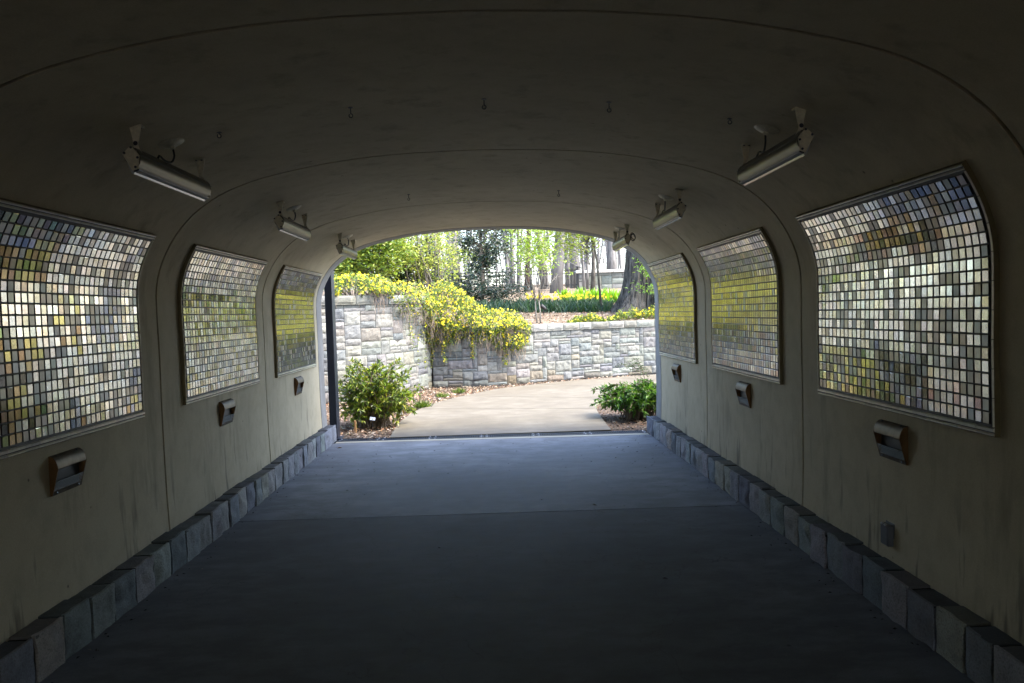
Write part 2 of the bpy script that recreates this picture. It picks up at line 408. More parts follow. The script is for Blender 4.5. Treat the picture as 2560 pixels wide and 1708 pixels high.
mb.mesh(vs, [(0, 1, 6, 5), (1, 2, 7, 6), (2, 3, 8, 7), (3, 4, 9, 8)])
tag(mb.build('embankment', M_EARTH), kind='structure')

# floor slabs
mb = MB()
def slab(x0, x1, ya, yb, z0, z1, nx=1):
    vs = []
    for z in (z0, z1):
        vs += [(x0, ya(x0), z), (x1, ya(x1), z), (x1, yb(x1), z), (x0, yb(x0), z)]
    mb.mesh(vs, [(3, 2, 1, 0), (4, 5, 6, 7), (0, 1, 5, 4), (1, 2, 6, 5), (2, 3, 7, 6), (3, 0, 4, 7)])
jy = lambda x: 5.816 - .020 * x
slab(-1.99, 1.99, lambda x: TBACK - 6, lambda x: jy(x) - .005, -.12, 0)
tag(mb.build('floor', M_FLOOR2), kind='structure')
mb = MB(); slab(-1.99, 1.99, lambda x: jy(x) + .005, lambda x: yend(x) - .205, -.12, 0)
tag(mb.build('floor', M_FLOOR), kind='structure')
mb = MB(); slab(-1.99, 1.99, lambda x: TBACK - 6, lambda x: yend(x) - .21, -.2, -.03); tag(mb.build('floor_bed', M_CURBJOINT), kind='structure')
mb = MB(); slab(-1.875, 1.875, lambda x: yend(x) - .20, lambda x: yend(x) - .092, -.12, .002)
tag(mb.build('threshold_strip', M_SILL), kind='structure')
# trench drain
td = thing('trench_drain', 'narrow dark iron trench drain across the tunnel mouth', 'drain', (0, 9.5, 0))
mb = MB(); 
slab(-1.9, 1.9, lambda x: yend(x) - .088, lambda x: yend(x) - .076, -.1, .005)
slab(-1.9, 1.9, lambda x: yend(x) + .106, lambda x: yend(x) + .118, -.1, .005)
slab(-1.9, 1.9, lambda x: yend(x) - .085, lambda x: yend(x) + .11, -.12, -.06)
mb.build('drain_frame', M_IRON, td)
xs = [-1.88, -1.35, -.72, -.09, .54, 1.17, 1.88]
for a, b in zip(xs[:-1], xs[1:]):
    mb = MB(); a += .004; b -= .004
    slab(a, b, lambda x: yend(x) - .073, lambda x: yend(x) - .040, -.02, .004)
    slab(a, b, lambda x: yend(x) + .070, lambda x: yend(x) + .103, -.02, .004)
    slab(a, a + .05, lambda x: yend(x) - .040, lambda x: yend(x) + .070, -.02, .004)
    slab(b - .05, b, lambda x: yend(x) - .040, lambda x: yend(x) + .070, -.02, .004)
    k = 0
    while a + .05 + k * .022 < b - .055:
        x0 = a + .058 + k * .022; slab(x0, x0 + .012, lambda x: yend(x) - .040, lambda x: yend(x) + .070, -.02, .003); k += 1
    g = mb.build('grate_section', M_IRON, td)
    for x in (a + .03, b - .03):
        for dy in (-.055, .088):
            mb = MB(); mb.lathe([(.008, 0), (.008, .004), (.005, .006)], (x, yend(x) + dy, .003), n=8); mb.build('bolt', M_BOLT, g)

# ------------------------------------------------------------------ stone curbs
def rough_face(mb, O, U, W, Nn, w, h, nu, nw, amp, seed, col, pil=.012, edge=.25, sides=True, depth=.06):
    """rock-faced rectangle: origin O, axes U,W, outward normal Nn"""
    O, U, W, Nn = Vector(O), Vector(U), Vector(W), Vector(Nn)
    vs = []
    for j in range(nw + 1):
        for i in range(nu + 1):
            a, b = i / nu, j / nw
            e = min(a, 1 - a) * w; f = min(b, 1 - b) * h; ed = min(e, f)
            k = sstep(0, .045, ed)
            p = O + U * (a * w) + W * (b * h)
            q = p * 9 + Vector((seed * 3.1, seed * 1.7, seed))
            dz = noise.noise(q) * .6 + noise.noise(q * 2.3) * .4 + noise.noise(q * .45) * .5
            dz += abs(noise.noise(q * 1.1 + Vector((9, 2, 1)))) * .7
            jit = Vector((noise.noise(q + Vector((5, 0, 0))), noise.noise(q + Vector((0, 5, 0))), 0)) * amp * .25
            vs.append(p + Nn * (pil * k + amp * dz * (edge + (1 - edge) * k)) + (U * jit.x + W * jit.y) * (edge / .25))
    n1 = nu + 1; fs = []
    for j in range(nw):
        for i in range(nu): fs.append((j * n1 + i, j * n1 + i + 1, (j + 1) * n1 + i + 1, (j + 1) * n1 + i))
    if sides:
        rim = [i for i in range(n1)] + [j * n1 + nu for j in range(1, nw + 1)] + [nw * n1 + i for i in range(nu - 1, -1, -1)] + [j * n1 for j in range(nw - 1, 0, -1)]
        base = len(vs); m = len(rim)
        for k in rim: vs.append(vs[k] - Nn * depth)
        for k in range(m): fs.append((rim[(k + 1) % m], rim[k], base + k, base + (k + 1) % m))
    mb.mesh(vs, fs, col)
    return vs
CURBCOL = [(.29, .305, .335), (.22, .24, .275), (.35, .355, .365), (.18, .195, .225), (.37, .36, .325), (.29, .305, .32)]
def curb(side, label):
    t = thing('stone_curb', label, 'curb', (side * 1.94, 2, 0))
    mb = MB(); y = -5.9; sd = 0; r = random.Random(5 + side)
    xe = side * 1.88; ye = yend(xe) - .005
    while y < ye - .05:
        L = r.uniform(.17, .24)
        if ye - (y + L) < .16: L = ye - y
        c = vary(r.choice(CURBCOL), .14, r); sd += 1.37
        hh = .204 + r.uniform(-.008, .006); y0, y1 = y + .008, y + L - .008
        xin = side * 1.885 + side * r.uniform(-.006, .008)
        # face, top, near and far end of one stone
        U = (0, -1, 0) if side < 0 else (0, 1, 0); yo = y1 if side < 0 else y0
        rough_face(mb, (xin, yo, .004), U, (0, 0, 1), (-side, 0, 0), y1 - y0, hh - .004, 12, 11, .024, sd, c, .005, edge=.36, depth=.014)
        U2 = (0, 1, 0) if side < 0 else (0, 1, 0)
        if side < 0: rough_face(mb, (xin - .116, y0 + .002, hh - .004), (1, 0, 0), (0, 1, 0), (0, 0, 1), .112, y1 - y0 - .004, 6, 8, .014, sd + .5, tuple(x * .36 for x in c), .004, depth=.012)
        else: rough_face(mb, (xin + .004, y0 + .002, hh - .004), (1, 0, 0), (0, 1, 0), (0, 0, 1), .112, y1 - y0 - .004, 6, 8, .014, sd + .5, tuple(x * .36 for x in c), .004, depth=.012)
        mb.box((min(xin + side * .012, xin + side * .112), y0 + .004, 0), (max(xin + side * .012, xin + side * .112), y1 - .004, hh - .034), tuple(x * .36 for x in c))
        y += L
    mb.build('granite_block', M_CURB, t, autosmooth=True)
    mb = MB(); mb.box((min(xe + side * .02, xe + side * .13), -6, -.01), (max(xe + side * .02, xe + side * .13), ye - .02, .188)); mb.build('mortar_bed', M_CURBJOINT, t)
curb(-1, 'low granite block curb along the left tunnel wall, lit blue white at its far end')
curb(1, 'low granite block curb along the right tunnel wall, its top darkened with dirt')

# ------------------------------------------------------------------ mosaic panels
S0, S1 = arc_at_z(.948), arc_at_z(2.018)
BEIGE = (.62, .56, .43); GREY = (.54, .56, .47); BLUEG = (.40, .45, .46)
PAL = dict(
    pearl=[(.93, .92, .79), (.89, .92, .83), (.95, .94, .86), (.86, .90, .88), (.84, .80, .62)],
    amber=[(.42, .28, .10), (.36, .25, .12), (.5, .38, .18)], brown=[(.26, .17, .10), (.20, .13, .10)],
    green=[(.22, .30, .10), (.14, .22, .12), (.30, .34, .10)], blue=[(.10, .15, .26), (.09, .12, .18), (.18, .22, .30)],
    yellow=[(.78, .74, .26), (.68, .66, .24), (.82, .80, .44), (.62, .62, .34)], olive=[(.5, .47, .16), (.42, .40, .2)],
    slate=[(.30, .34, .42), (.38, .42, .5), (.26, .29, .36)], matte=[BEIGE, GREY, BLUEG, (.46, .43, .38)], rose=[(.5, .36, .30), (.55, .45, .38)], dark=[(.08, .09, .09), (.10, .09, .05)])
def pick(style, u, v, r):
    """u 0..1 along +Y, v 0..1 upward -> (palette, gloss)"""
    nz = lambda a, b, s: noise.noise(Vector((u * a + s, v * b + s * 2.1, s * .7)))
    v = v + .10 * nz(2.6, 2.6, 3.1) + .05 * nz(8, 8, 1.1)
    far = style not in ('L1', 'R1')  # far panels: yellow and slate bands put garden reflections into the tile colour
    if r.random() < (.16 if far else .24) + .25 * nz(4, 4, 8.3): return 'matte', r.uniform(.35, .55) if far else r.uniform(.05, .3)
    if style == 'L1':
        k = nz(2.2, 7, 1.3) + (.55 - u) * 1.0 + (.25 - abs(v - .75)) * .35
        if v < .16 + .2 * (.6 - u) and nz(3, 4, 5) > -.25: return r.choice(['amber', 'amber', 'brown', 'green', 'olive', 'olive', 'slate']), .85
        if k > .34: return r.choice(['amber', 'brown', 'dark', 'green', 'olive', 'amber', 'olive']), .85
        if v > .88 and u < .32: return r.choice(['blue', 'slate', 'matte']), .6
        if u < .6 and nz(3, 3, 6.1) > .12: return r.choice(['amber', 'olive', 'pearl', 'olive', 'matte']), .8
        if nz(4, 5, 2.2) > .38: return r.choice(['slate', 'blue', 'matte']), .7
        return 'pearl', r.uniform(.6, 1)
    if style == 'R1':
        if v > .89 and u < .42: return r.choice(['blue', 'slate', 'matte', 'pearl', 'amber']), .6
        if .72 < v < .86 and abs(u - .42) < .25 and nz(4, 5, 3) > -.1: return r.choice(['amber', 'brown', 'rose', 'dark']), .8
        if .66 < v < .80 and u > .55: return r.choice(['green', 'olive', 'matte', 'pearl']), .8
        if v < .26 and u > .42 + v: return r.choice(['olive', 'green', 'yellow', 'olive', 'dark']), .8
        if v < .26 and abs(u - .42) < .16: return r.choice(['blue', 'slate', 'dark']), .6
        if v < .12 and u < .55: return r.choice(['pearl', 'rose', 'pearl']), .8
        return 'pearl', r.uniform(.65, 1)
    if style == 'L2':
        if .58 < v < .74 and nz(3, 5, 1) > -.35: return r.choice(['green', 'dark', 'olive', 'pearl']), .85
        if .5 < v < .60: return r.choice(['olive', 'yellow', 'pearl']), .8
        return r.choice(['pearl', 'pearl', 'pearl', 'matte', 'olive' if v < .62 else 'slate']), r.uniform(.5, 1)
    if style == 'L3':
        if v > .84: return r.choice(['slate', 'dark', 'slate', 'olive']), .6
        if v < .24: return r.choice(['slate', 'green', 'blue', 'slate', 'dark']), .7
        if v < .36: return r.choice(['green', 'olive']), .7
        return r.choice(['yellow', 'olive', 'yellow', 'yellow']), .85
    if style == 'R2':
        if v > .93: return r.choice(['pearl', 'slate']), .6
        if v > .78: return r.choice(['slate', 'green', 'slate', 'matte']), .6
        if v < .16: return r.choice(['pearl', 'slate', 'rose', 'matte']), .7
        if v < .34: return r.choice(['slate', 'green', 'brown', 'slate', 'olive']), .7
        return r.choice(['yellow', 'yellow', 'olive', 'yellow']), .85
    if v > .9: return r.choice(['slate', 'pearl', 'matte']), .6
    if v < .2: return r.choice(['slate', 'pearl', 'matte', 'slate']), .7
    if v < .34: return r.choice(['green', 'olive', 'slate']), .7
    return r.choice(['yellow', 'yellow', 'olive']), .85
def panel(side, y0, y1, style, label):
    r = random.Random(sum(map(ord, style)))
    t = thing('mosaic_panel', label, 'mosaic panel', (side * 2.0, (y0 + y1) / 2, .95), 'curved glass mosaic panels along the tunnel walls')
    TH = .022; tk = .00034 if style in ('L1', 'R1') else .00018
    def P(s, y, o):                 # o = distance inward from the wall surface
        p, n = surf(s); q = p - n * o; return Vector((side * q.x, y, q.y))
    # backing box (bronze edge + grout bed)
    mb = MB(); NS = 28
    ss = [lerp(S0, S1, k / NS) for k in range(NS + 1)]
    for k in range(NS):
        for (ya, oa, yb, ob) in ((y0, .0, y0, TH), (y1, TH, y1, .0)):
            mb.face([P(ss[k], ya, oa), P(ss[k], yb, ob), P(ss[k + 1], yb, ob), P(ss[k + 1], ya, oa)])
    for s in (S0, S1): mb.face([P(s, y0, 0), P(s, y1, 0), P(s, y1, TH), P(s, y0, TH)])
    mb.build('panel_edge', M_FRAME, t, smooth=False)
    mb = MB()
    for k in range(NS): mb.face([P(ss[k], y0, TH - .003), P(ss[k], y1, TH - .003), P(ss[k + 1], y1, TH - .003), P(ss[k + 1], y0, TH - .003)])
    mb.build('grout_bed', M_GROUT, t)
    # ceramic border pieces
    CB = (.80, .75, .60)
    def strip(mb, sa, sb, ya, yb, o, n, along):
        for k in range(n):
            if along == 'y':
                a = lerp(ya, yb, k / n) + .0015; b = lerp(ya, yb, (k + 1) / n) - .0015; c, d = sa, sb
            else:
                a, b = ya, yb; c = lerp(sa, sb, k / n) + .0015; d = lerp(sa, sb, (k + 1) / n) - .0015
            m = 4; col = vary(CB, .12, r)
            e = .004
            # little bull-nosed bar: outer and inner rails
            for i in range(m if along != 'y' else 1):
                mm = m if along != 'y' else 1
                c0 = lerp(c, d, i / mm); d0 = lerp(c, d, (i + 1) / mm)
                q = [P(c0, a, TH - .004), P(c0, b, TH - .004), P(d0, b, TH - .004), P(d0, a, TH - .004)]
                if along == 'y': w = [P(c0 + e, a, TH + o), P(c0 + e, b, TH + o), P(d0 - e, b, TH + o), P(d0 - e, a, TH + o)]
                else: w = [P(c0, a + e, TH + o), P(c0, b - e, TH + o), P(d0, b - e, TH + o), P(d0, a + e, TH + o)]
                mb.mesh(q + w, [(4, 5, 6, 7), (0, 1, 5, 4), (1, 2, 6, 5), (2, 3, 7, 6), (3, 0, 4, 7)], col)
    np_ = 14
    mb = MB(); strip(mb, S0, S0 + .014, y0, y1, .004, np_, 'y'); strip(mb, S0 + .017, S0 + .036, y0, y1, .006, np_, 'y'); mb.build('border', M_TRIM, t)
    mb = MB(); strip(mb, S1 - .014, S1, y0, y1, .004, np_, 'y'); strip(mb, S1 - .030, S1 - .017, y0, y1, .004, np_, 'y'); mb.build('border', M_TRIM, t)
    for (a, b) in ((y0, y0 + .012), (y1 - .012, y1)):
        mb = MB(); strip(mb, S0 + .038, S1 - .032, a, b, .004, 9, 's'); mb.build('border', M_TRIM, t)
    # tiles
    mb = MB(); nc, nr = 33, 20
    ta, tb = S0 + .046, S1 - .040; ya, yb = y0 + .026, y1 - .026
    for j in range(nr):
        for i in range(nc):
            sa = lerp(ta, tb, j / nr); sb = lerp(ta, tb, (j + 1) / nr); a = lerp(ya, yb, i / nc); b = lerp(ya, yb, (i + 1) / nc)
            u = (i + .5) / nc; v = (j + .5) / nr
            nm, gl = pick(style, u, v, r); base = r.choice(PAL[nm]); col = vary(base, .10, r)
            gx, gs = (.0044, .0034) if style in ('L1', 'R1') else (.0056, .0036); j_ = r.uniform(-.0006, .0006)
            c, d = sa + gs + j_, sb - gs + j_; a += gx; b -= gx; e = .0016
            hh = TH + .0025; tl = [r.uniform(-tk, tk) * (1 if gl > .4 else .4) for _ in range(3)]
            lift = [tl[0] + tl[1], tl[0] - tl[1], -tl[0] - tl[1], -tl[0] + tl[1]]
            q = [P(c, a, TH - .004), P(c, b, TH - .004), P(d, b, TH - .004), P(d, a, TH - .004)]
            w = [P(c + e, a + e, hh + lift[0]), P(c + e, b - e, hh + lift[1]), P(d - e, b - e, hh + lift[2]), P(d - e, a + e, hh + lift[3])]
            ec = col if gl < .3 else tuple(min(1, x * 1.1) for x in col)  # glossy tiles: bevel colour lifted as a painted edge highlight
            m_ = [P(c, a, hh - .0010), P(c, b, hh - .0010), P(d, b, hh - .0010), P(d, a, hh - .0010)]
            k = len(mb.v); mb.v.extend([tuple(p) for p in q + m_ + w])
            mb.f.append((k + 8, k + 9, k + 10, k + 11)); mb.c.append(col); mb.g.append(gl)
            dk = tuple(x * .10 for x in col)
            for s_ in ((0, 1, 5, 4), (1, 2, 6, 5), (2, 3, 7, 6), (3, 0, 4, 7)):
                mb.f.append(tuple(k + x for x in s_)); mb.c.append(dk); mb.g.append(0.)
                mb.f.append(tuple(k + 4 + x for x in s_)); mb.c.append(ec if s_[0] in (0, 2) else dk); mb.g.append(gl)
    mb.build('tile_field', M_TILE, t)
PY = [(2.98, 4.63), (5.255, 6.90), (7.475, 9.10)]
panel(-1, *PY[0], 'L1', 'large mosaic panel of brown, amber and pearl glass tiles cut by the left picture edge')
panel(-1, *PY[1], 'L2', 'pale mosaic panel with a dark green band, second from the mouth on the left wall')
panel(-1, *PY[2], 'L3', 'olive yellow and slate mosaic panel nearest the mouth on the left wall')
panel(1, *PY[0], 'R1', 'large pearl white mosaic panel with blue tiles at its top on the near right wall')
panel(1, *PY[1], 'R2', 'bright yellow mosaic panel with slate lower rows, middle one on the right wall')
panel(1, *PY[2], 'R3', 'small yellow green mosaic panel nearest the mouth on the right wall')

# ------------------------------------------------------------------ step lights (built for the right wall, facing -x)
def make_step_light():
    t = thing('step_light', 'x', 'wall light', (0, 0, 0), 'bronze step lights under the mosaic panels')
    W2, H2 = .127, .093
    side = [(0, H2), (-.010, H2 - .002), (-.023, H2 - .010), (-.034, H2 - .026), (-.0405, H2 - .046), (-.042, H2 - .060)]
    mb = MB(); n = len(side)
    vs = [(x, -W2, z) for x, z in side] + [(x, W2, z) for x, z in side]
    mb.mesh(vs, [(i, i + 1, n + i + 1, n + i) for i in range(n - 1)])
    ins = [(x + .004, z - .004) for x, z in side]
    vs = [(x, -W2 + .003, z) for x, z in ins] + [(x, W2 - .003, z) for x, z in ins]
    mb.mesh(vs, [(i, n + i, n + i + 1, i + 1) for i in range(n - 1)])
    mb.mesh([(-.042, -W2, H2 - .060), (-.042, W2, H2 - .060), (-.038, W2, H2 - .064), (-.038, -W2, H2 - .064)], [(0, 1, 2, 3)])
    hood = mb.build('hood', M_BRONZE, t, autosmooth=True)
    for y in (-.09, .09):
        mb = MB(); mb.lathe([(.006, 0), (.006, .003), (.003, .004)], (-.0135, y, H2 - .003), Vector((-.45, 0, .9)), 8); mb.build('screw', M_SCREW, hood)
    for s in (-1, 1):
        mb = MB(); poly = side + [(-.010, -H2), (0, -H2)]
        mb.prism(poly, s * W2 - .003 - .0015 * s, s * W2 + .003 - .0015 * s + .0002)
        mb.build('cheek', M_BRONZE2, t)
    mb = MB(); mb.face([(-.004, -W2 + .004, H2 - .03), (-.004, W2 - .004, H2 - .03), (-.004, W2 - .004, -H2 + .02), (-.004, -W2 + .004, -H2 + .02)])
    mb.build('recess', M_DARK, t)
    mb = MB()
    for k in range(6):
        z = -H2 + .022 + k * .008; x = -.014 - k * .0028
        mb.mesh([(x, -W2 + .004, z), (x, W2 - .004, z), (-.006, W2 - .004, z - .004), (-.006, -W2 + .004, z - .004), (x + .001, -W2 + .004, z + .0025), (x + .001, W2 - .004, z + .0025)], [(0, 1, 2, 3), (0, 4, 5, 1), (4, 3, 2, 5)])
    mb.build('louvre', M_DARK, t)
    mb = MB(); mb.mesh([(-.0105, -W2, -H2), (-.0105, W2, -H2), (-.0165, W2, -H2 + .020), (-.0165, -W2, -H2 + .020), (0, -W2, -H2), (0, W2, -H2), (-.004, W2, -H2 + .020), (-.004, -W2, -H2 + .020)],
            [(0, 1, 2, 3), (4, 5, 1, 0), (3, 2, 6, 7)])
    lip = mb.build('lip', M_BRONZE, t)
    for y in (-.095, .095):
        mb = MB(); mb.lathe([(.005, 0), (.005, .003)], (-.0135, y, -H2 + .010), Vector((-1, 0, .3)), 8); mb.build('screw', M_SCREW, lip)
    return t
SLP = make_step_light()
first = True
for side, y, lab in ((1, 3.785, 'tarnished bronze step light below the large pearl white mosaic panel'), (1, 6.055, 'pale bronze step light below the bright yellow mosaic panel'),
                     (1, 8.295, 'small bronze step light below the yellow green mosaic panel by the right mouth'),
                     (-1, 3.795, 'bronze step light with a rusty brown cheek below the brown and amber mosaic panel'), (-1, 6.06, 'silvery step light below the pale mosaic panel with the dark green band'),
                     (-1, 8.29, 'silvery step light below the olive and slate mosaic panel near the black post')):
    o = SLP if first else dup(SLP); first = False
    o.location = (side * 2.0155, y, .80); o.rotation_euler = (0, 0, 0 if side > 0 else math.pi); o['label'] = lab

# ------------------------------------------------------------------ ceiling lamps (origin at bracket plane on ceiling, local: +x towards the wall)
def make_lamp():
    t = thing('ceiling_lamp', 'x', 'ceiling lamp', (0, 0, 0), 'strip lamps bracketed to the tunnel ceiling')
    Y0, Y1 = -.42, .42
    sec = [(-.003, -.094), (.030, -.125), (.026, -.150), (-.006, -.188), (-.024, -.182), (-.036, -.165), (-.040, -.140), (-.034, -.115), (-.020, -.098)]
    mb = MB(); mb.prism(sec, Y0 + .004, Y1 - .004); body = mb.build('housing', M_LAMP, t, autosmooth=True)
    mb = MB(); mb.box((-.041, Y0 + .004, -.1285), (-.036, Y1 - .004, -.1265)); mb.build('seam', M_SCREW, body)
    mb = MB(); mb.prism([(.031, -.124), (.034, -.127), (.004, -.204), (-.004, -.206), (-.010, -.196), (-.004, -.190)], Y0 + .012, Y1 - .012); mb.build('lens', M_LENS, t)
    mb = MB(); mb.prism([(-.030, -.186), (-.006, -.1885), (-.009, -.198), (-.027, -.192)], Y0 + .008, Y1 - .008); mb.build('lip', M_SCREW, t)
    pent = [(-.002, -.090), (.034, -.124), (-.006, -.194), (-.030, -.186), (-.036, -.130)]
    for s in (-1, 1):
        ye = Y0 if s < 0 else Y1
        mb = MB(); mb.prism(pent, ye - .004, ye + .004); cap = mb.build('end_cap', M_LAMPP, t)
        for (x, z) in ((-.004, -.097), (.024, -.120), (-.020, -.180), (-.030, -.140)):
            mb = MB(); mb.lathe([(.0055, 0), (.0055, .003), (.003, .004)], (x, ye + s * .004, z), Vector((0, s, 0)), 8); mb.build('screw', M_SCREW, cap)
        # bracket: flaring plate from the ceiling to a pivot, then an arm to the end cap
        yb = s * .372
        mb = MB(); pl = [(-.026, .012), (.026, .012), (.013, -.050), (.008, -.086), (-.008, -.086), (-.015, -.050)]
        pl = [(x - .004, z) for x, z in pl]; mb.prism(pl, yb - .003, yb + .003)
        mb.box((-.03, yb - (.034 if s > 0 else -.0), -.004 + .006), (.022, yb + (.0 if s > 0 else .034), .010))
        br = mb.build('bracket', M_LAMPP, t)
        mb = MB(); mb.lathe([(.010, 0), (.010, .004), (.005, .006)], (-.004, yb + s * .003, -.070), Vector((0, s, 0)), 10); mb.build('pivot_bolt', M_SCREW, br)
        for x in (-.018, .010):
            mb = MB(); mb.lathe([(.005, 0), (.005, .005)], (x, yb - s * .018, .002), Vector((0, 0, -1)), 8); mb.build('bolt', M_SCREW, br)
        mb = MB(); arm = [(-.012, -.062), (.004, -.062), (.003, -.092), (-.012, -.120), (-.030, -.135), (-.030, -.110), (-.018, -.086)]
        ya, yb2 = sorted((yb + s * .003, yb + s * .007)); mb.prism(arm, ya, yb2)
        mb.box((-.026, min(yb + s * .004, ye - s * .004), -.124), (-.012, max(yb + s * .004, ye - s * .004), -.110)); mb.build('arm', M_LAMPP, t)
    mb = MB(); nrm = Vector((-.30, 0, -.95)); mb.lathe([(.064, 0), (.062, .006), (.048, .014), (.025, .020), (.012, .022), (.010, .034), (.006, .036)], (-.012, .02, .012), nrm, 20); mb.build('canopy', M_LAMPP, t, autosmooth=True)
    mb = MB(); c = Vector((-.022, .02, -.022)); pts = []
    for k in range(13):
        u = k / 12; a = cr([tuple(c), (-.024, .015, -.055), (-.020, .045, -.088), (-.012, .10, -.090), (-.010, .15, -.078), (-.014, .18, -.098)], u * 5); pts.append(a)
    mb.tube(pts, .0048, 7); mb.build('cable', M_RUBBER, t, smooth=True)
    return t
LP = make_lamp()
first = True; sC = arc_at_x(1.442); pc, nc_ = surf(sC)
for side, y, lab in ((1, 3.80, 'large strip lamp on the near right ceiling with a looping black cable'), (-1, 3.80, 'large strip lamp on the near left ceiling above the brown and amber mosaic'),
                     (1, 6.03, 'middle strip lamp over the bright yellow mosaic on the right'), (-1, 6.08, 'middle strip lamp over the pale mosaic with a green band'),
                     (1, 8.24, 'small strip lamp silhouetted at the right top of the tunnel mouth'), (-1, 8.29, 'small strip lamp at the left top of the tunnel mouth')):
    o = LP if first else dup(LP); first = False
    o.location = (side * 1.442, y, pc.y - .004); o.rotation_euler = (0, 0, 0 if side > 0 else math.pi); o['label'] = lab
# coil of spare cable on the last right lamp
mb = MB()
for k in range(2):
    pts = [(1.485 + .022 * math.cos(a / 12 * 6.28 + k * .5), 7.815 - .006 * k, 2.205 + .034 * math.sin(a / 12 * 6.28) + .012 * k) for a in range(13)]
    mb.tube(pts, .0045, 6)
tag(mb.build('cable_coil', M_RUBBER, None, smooth=True), 'black coil of spare cable hanging at the small right lamp by the mouth', 'cable')

# ------------------------------------------------------------------ ceiling hooks, outlet
def hook(x, y, label, long=True):
    p, n = surf(arc_at_x(abs(x))) if abs(x) < 2 else (None, None)
    t = thing('ceiling_hook', label, 'hook', (x, y, p.y), 'small iron hooks in the tunnel ceiling')
    mb = MB(); mb.lathe([(.012, 0), (.012, .004)], (x, y, p.y + .001), Vector((0, 0, -1)), 10); mb.build('hook_plate', M_SCREW, t)
    L = .030 if long else .008; rr = .009
    mb = MB(); mb.tube([(x, y, p.y + .005), (x, y, p.y - L)], .0026, 6); mb.build('hook_shank', M_SCREW, t, smooth=True)
    mb = MB(); mb.tube([(x + rr * math.sin(k * .5236), y, p.y - L - rr + rr * math.cos(k * .5236)) for k in range(12)], .0024, 6); mb.build('hook_loop', M_SCREW, t, smooth=True)
hook(-.579, 3.79, 'long ceiling hook left of the middle in the near hook row')
hook(.057, 3.77, 'long ceiling hook at the crown of the near row')
hook(.656, 3.79, 'long ceiling hook right of the middle in the near hook row')
hook(-1.217, 3.827, 'stub of a hook on the ceiling beside the large left strip lamp', False)
hook(1.241, 3.80, 'stub of a hook on the ceiling beside the large right strip lamp', False)
hook(-.594, 6.50, 'tiny hook left of the middle between the two far ceiling joints')
hook(.64, 6.496, 'tiny hook right of the middle between the two far ceiling joints')
t = thing('outlet_cover', 'dark grey weatherproof outlet cover low on the right wall', 'outlet', (2.015, 3.82, .33))
mb = MB(); mb.box((1.975, 3.790, .276), (2.012, 3.862, .382), bev=.006); cv = mb.build('lid', M_GREY, t)
for y in (3.806, 3.838):
    mb = MB(); mb.box((1.972, y, .377), (1.985, y + .014, .386), bev=.002); mb.build('hinge', M_BOLT, cv)
mb = MB(); mb.box((2.008, 3.782, .268), (2.018, 3.870, .390), bev=.003); mb.build('back_plate', M_GREY, t)

# gate post
t = thing('gate_post', 'tall dark blue steel post at the left edge of the tunnel mouth', 'post', (-1.95, 9.8, 0))
mb = MB(); mb.box((-1.995, 9.70, 0), (-1.905, 9.88, 2.7), bev=.004); mb.build('shaft', M_STEEL, t)
mb = MB(); mb.box((-2.04, 9.66, 0), (-1.86, 9.92, .012), bev=.003); mb.build('foot_plate', M_STEEL, t)

# ------------------------------------------------------------------ outdoor ground
LWALL = [(-7, 12.3), (-5.4, 12.8), (-4.2, 13.3), (-3.2, 13.8), (-2.5, 14.2), (-2.0, 14.6), (-1.69, 15.05), (-1.45, 15.7), (-1.25, 16.40)]
RWALL = [(-1.25, 16.40), (-.4, 16.30), (.3, 16.45), (1.0, 16.75), (1.9, 17.2), (2.8, 17.6), (3.8, 18.0), (5.5, 18.6), (8, 19.4), (11, 20.2)]
class Path2:
    def __init__(s, P, sub=12):
        s.p = [cr(P, i / sub) for i in range((len(P) - 1) * sub + 1)]; s.a = [0]
        for i in range(1, len(s.p)): s.a.append(s.a[-1] + (s.p[i] - s.p[i - 1]).length)
        s.L = s.a[-1]
    def at(s, d):
        d = min(max(d, 0), s.L - 1e-6)
        lo, hi = 0, len(s.a) - 1
        while hi - lo > 1:
            m = (lo + hi) // 2
            if s.a[m] <= d: lo = m
            else: hi = m
        t = (d - s.a[lo]) / (s.a[hi] - s.a[lo]); return s.p[lo].lerp(s.p[hi], t)
    def nrm(s, d):
        q = (s.at(d + .05) - s.at(d - .05)).normalized(); return Vector((q.y, -q.x))   # towards the viewer
LW, RW = Path2(LWALL), Path2(RWALL)
WALLPTS = [p for p in LW.p] + [p for p in RW.p[1:]]
def wall_y(x):
    for a, b in zip(WALLPTS[:-1], WALLPTS[1:]):
        if a.x <= x <= b.x: return lerp(a.y, b.y, (x - a.x) / max(1e-9, b.x - a.x))
    return WALLPTS[0].y if x < WALLPTS[0].x else WALLPTS[-1].y + (x - WALLPTS[-1].x) * .25
TZ = [(12, 1.05), (16.5, 1.10), (18, 1.23), (20.5, 1.54), (22.5, 1.80), (26, 2.05), (36, 2.50), (60, 3.4), (110, 5.5), (400, 9)]
def terr(x, y):
    for (a, za), (b, zb) in zip(TZ[:-1], TZ[1:]):
        if y <= b: z = lerp(za, zb, max(0, (y - a) / (b - a))); break
    else: z = 9
    z += .72 * (1 - sstep(-1.7, -.3, x)) * (1 - sstep(17, 30, y)) + .05 * noise.noise(Vector((x * .6, y * .6, 0)))
    z -= .02 * max(0, x) * sstep(19, 21, y) * (1 - sstep(22, 30, y))
    return z
mb = MB(); 
X0 = [-60, -30, -16, -10] + [-7 + .25 * k for k in range(73)] + [13, 16, 22, 34, 60]; T0 = [.12, .4, .8, 1.2, 1.8, 2.5, 3.3, 4.2, 5.2, 6.5, 8, 10, 13, 17, 22, 30, 45, 65, 95, 150, 260, 400]
vs = []
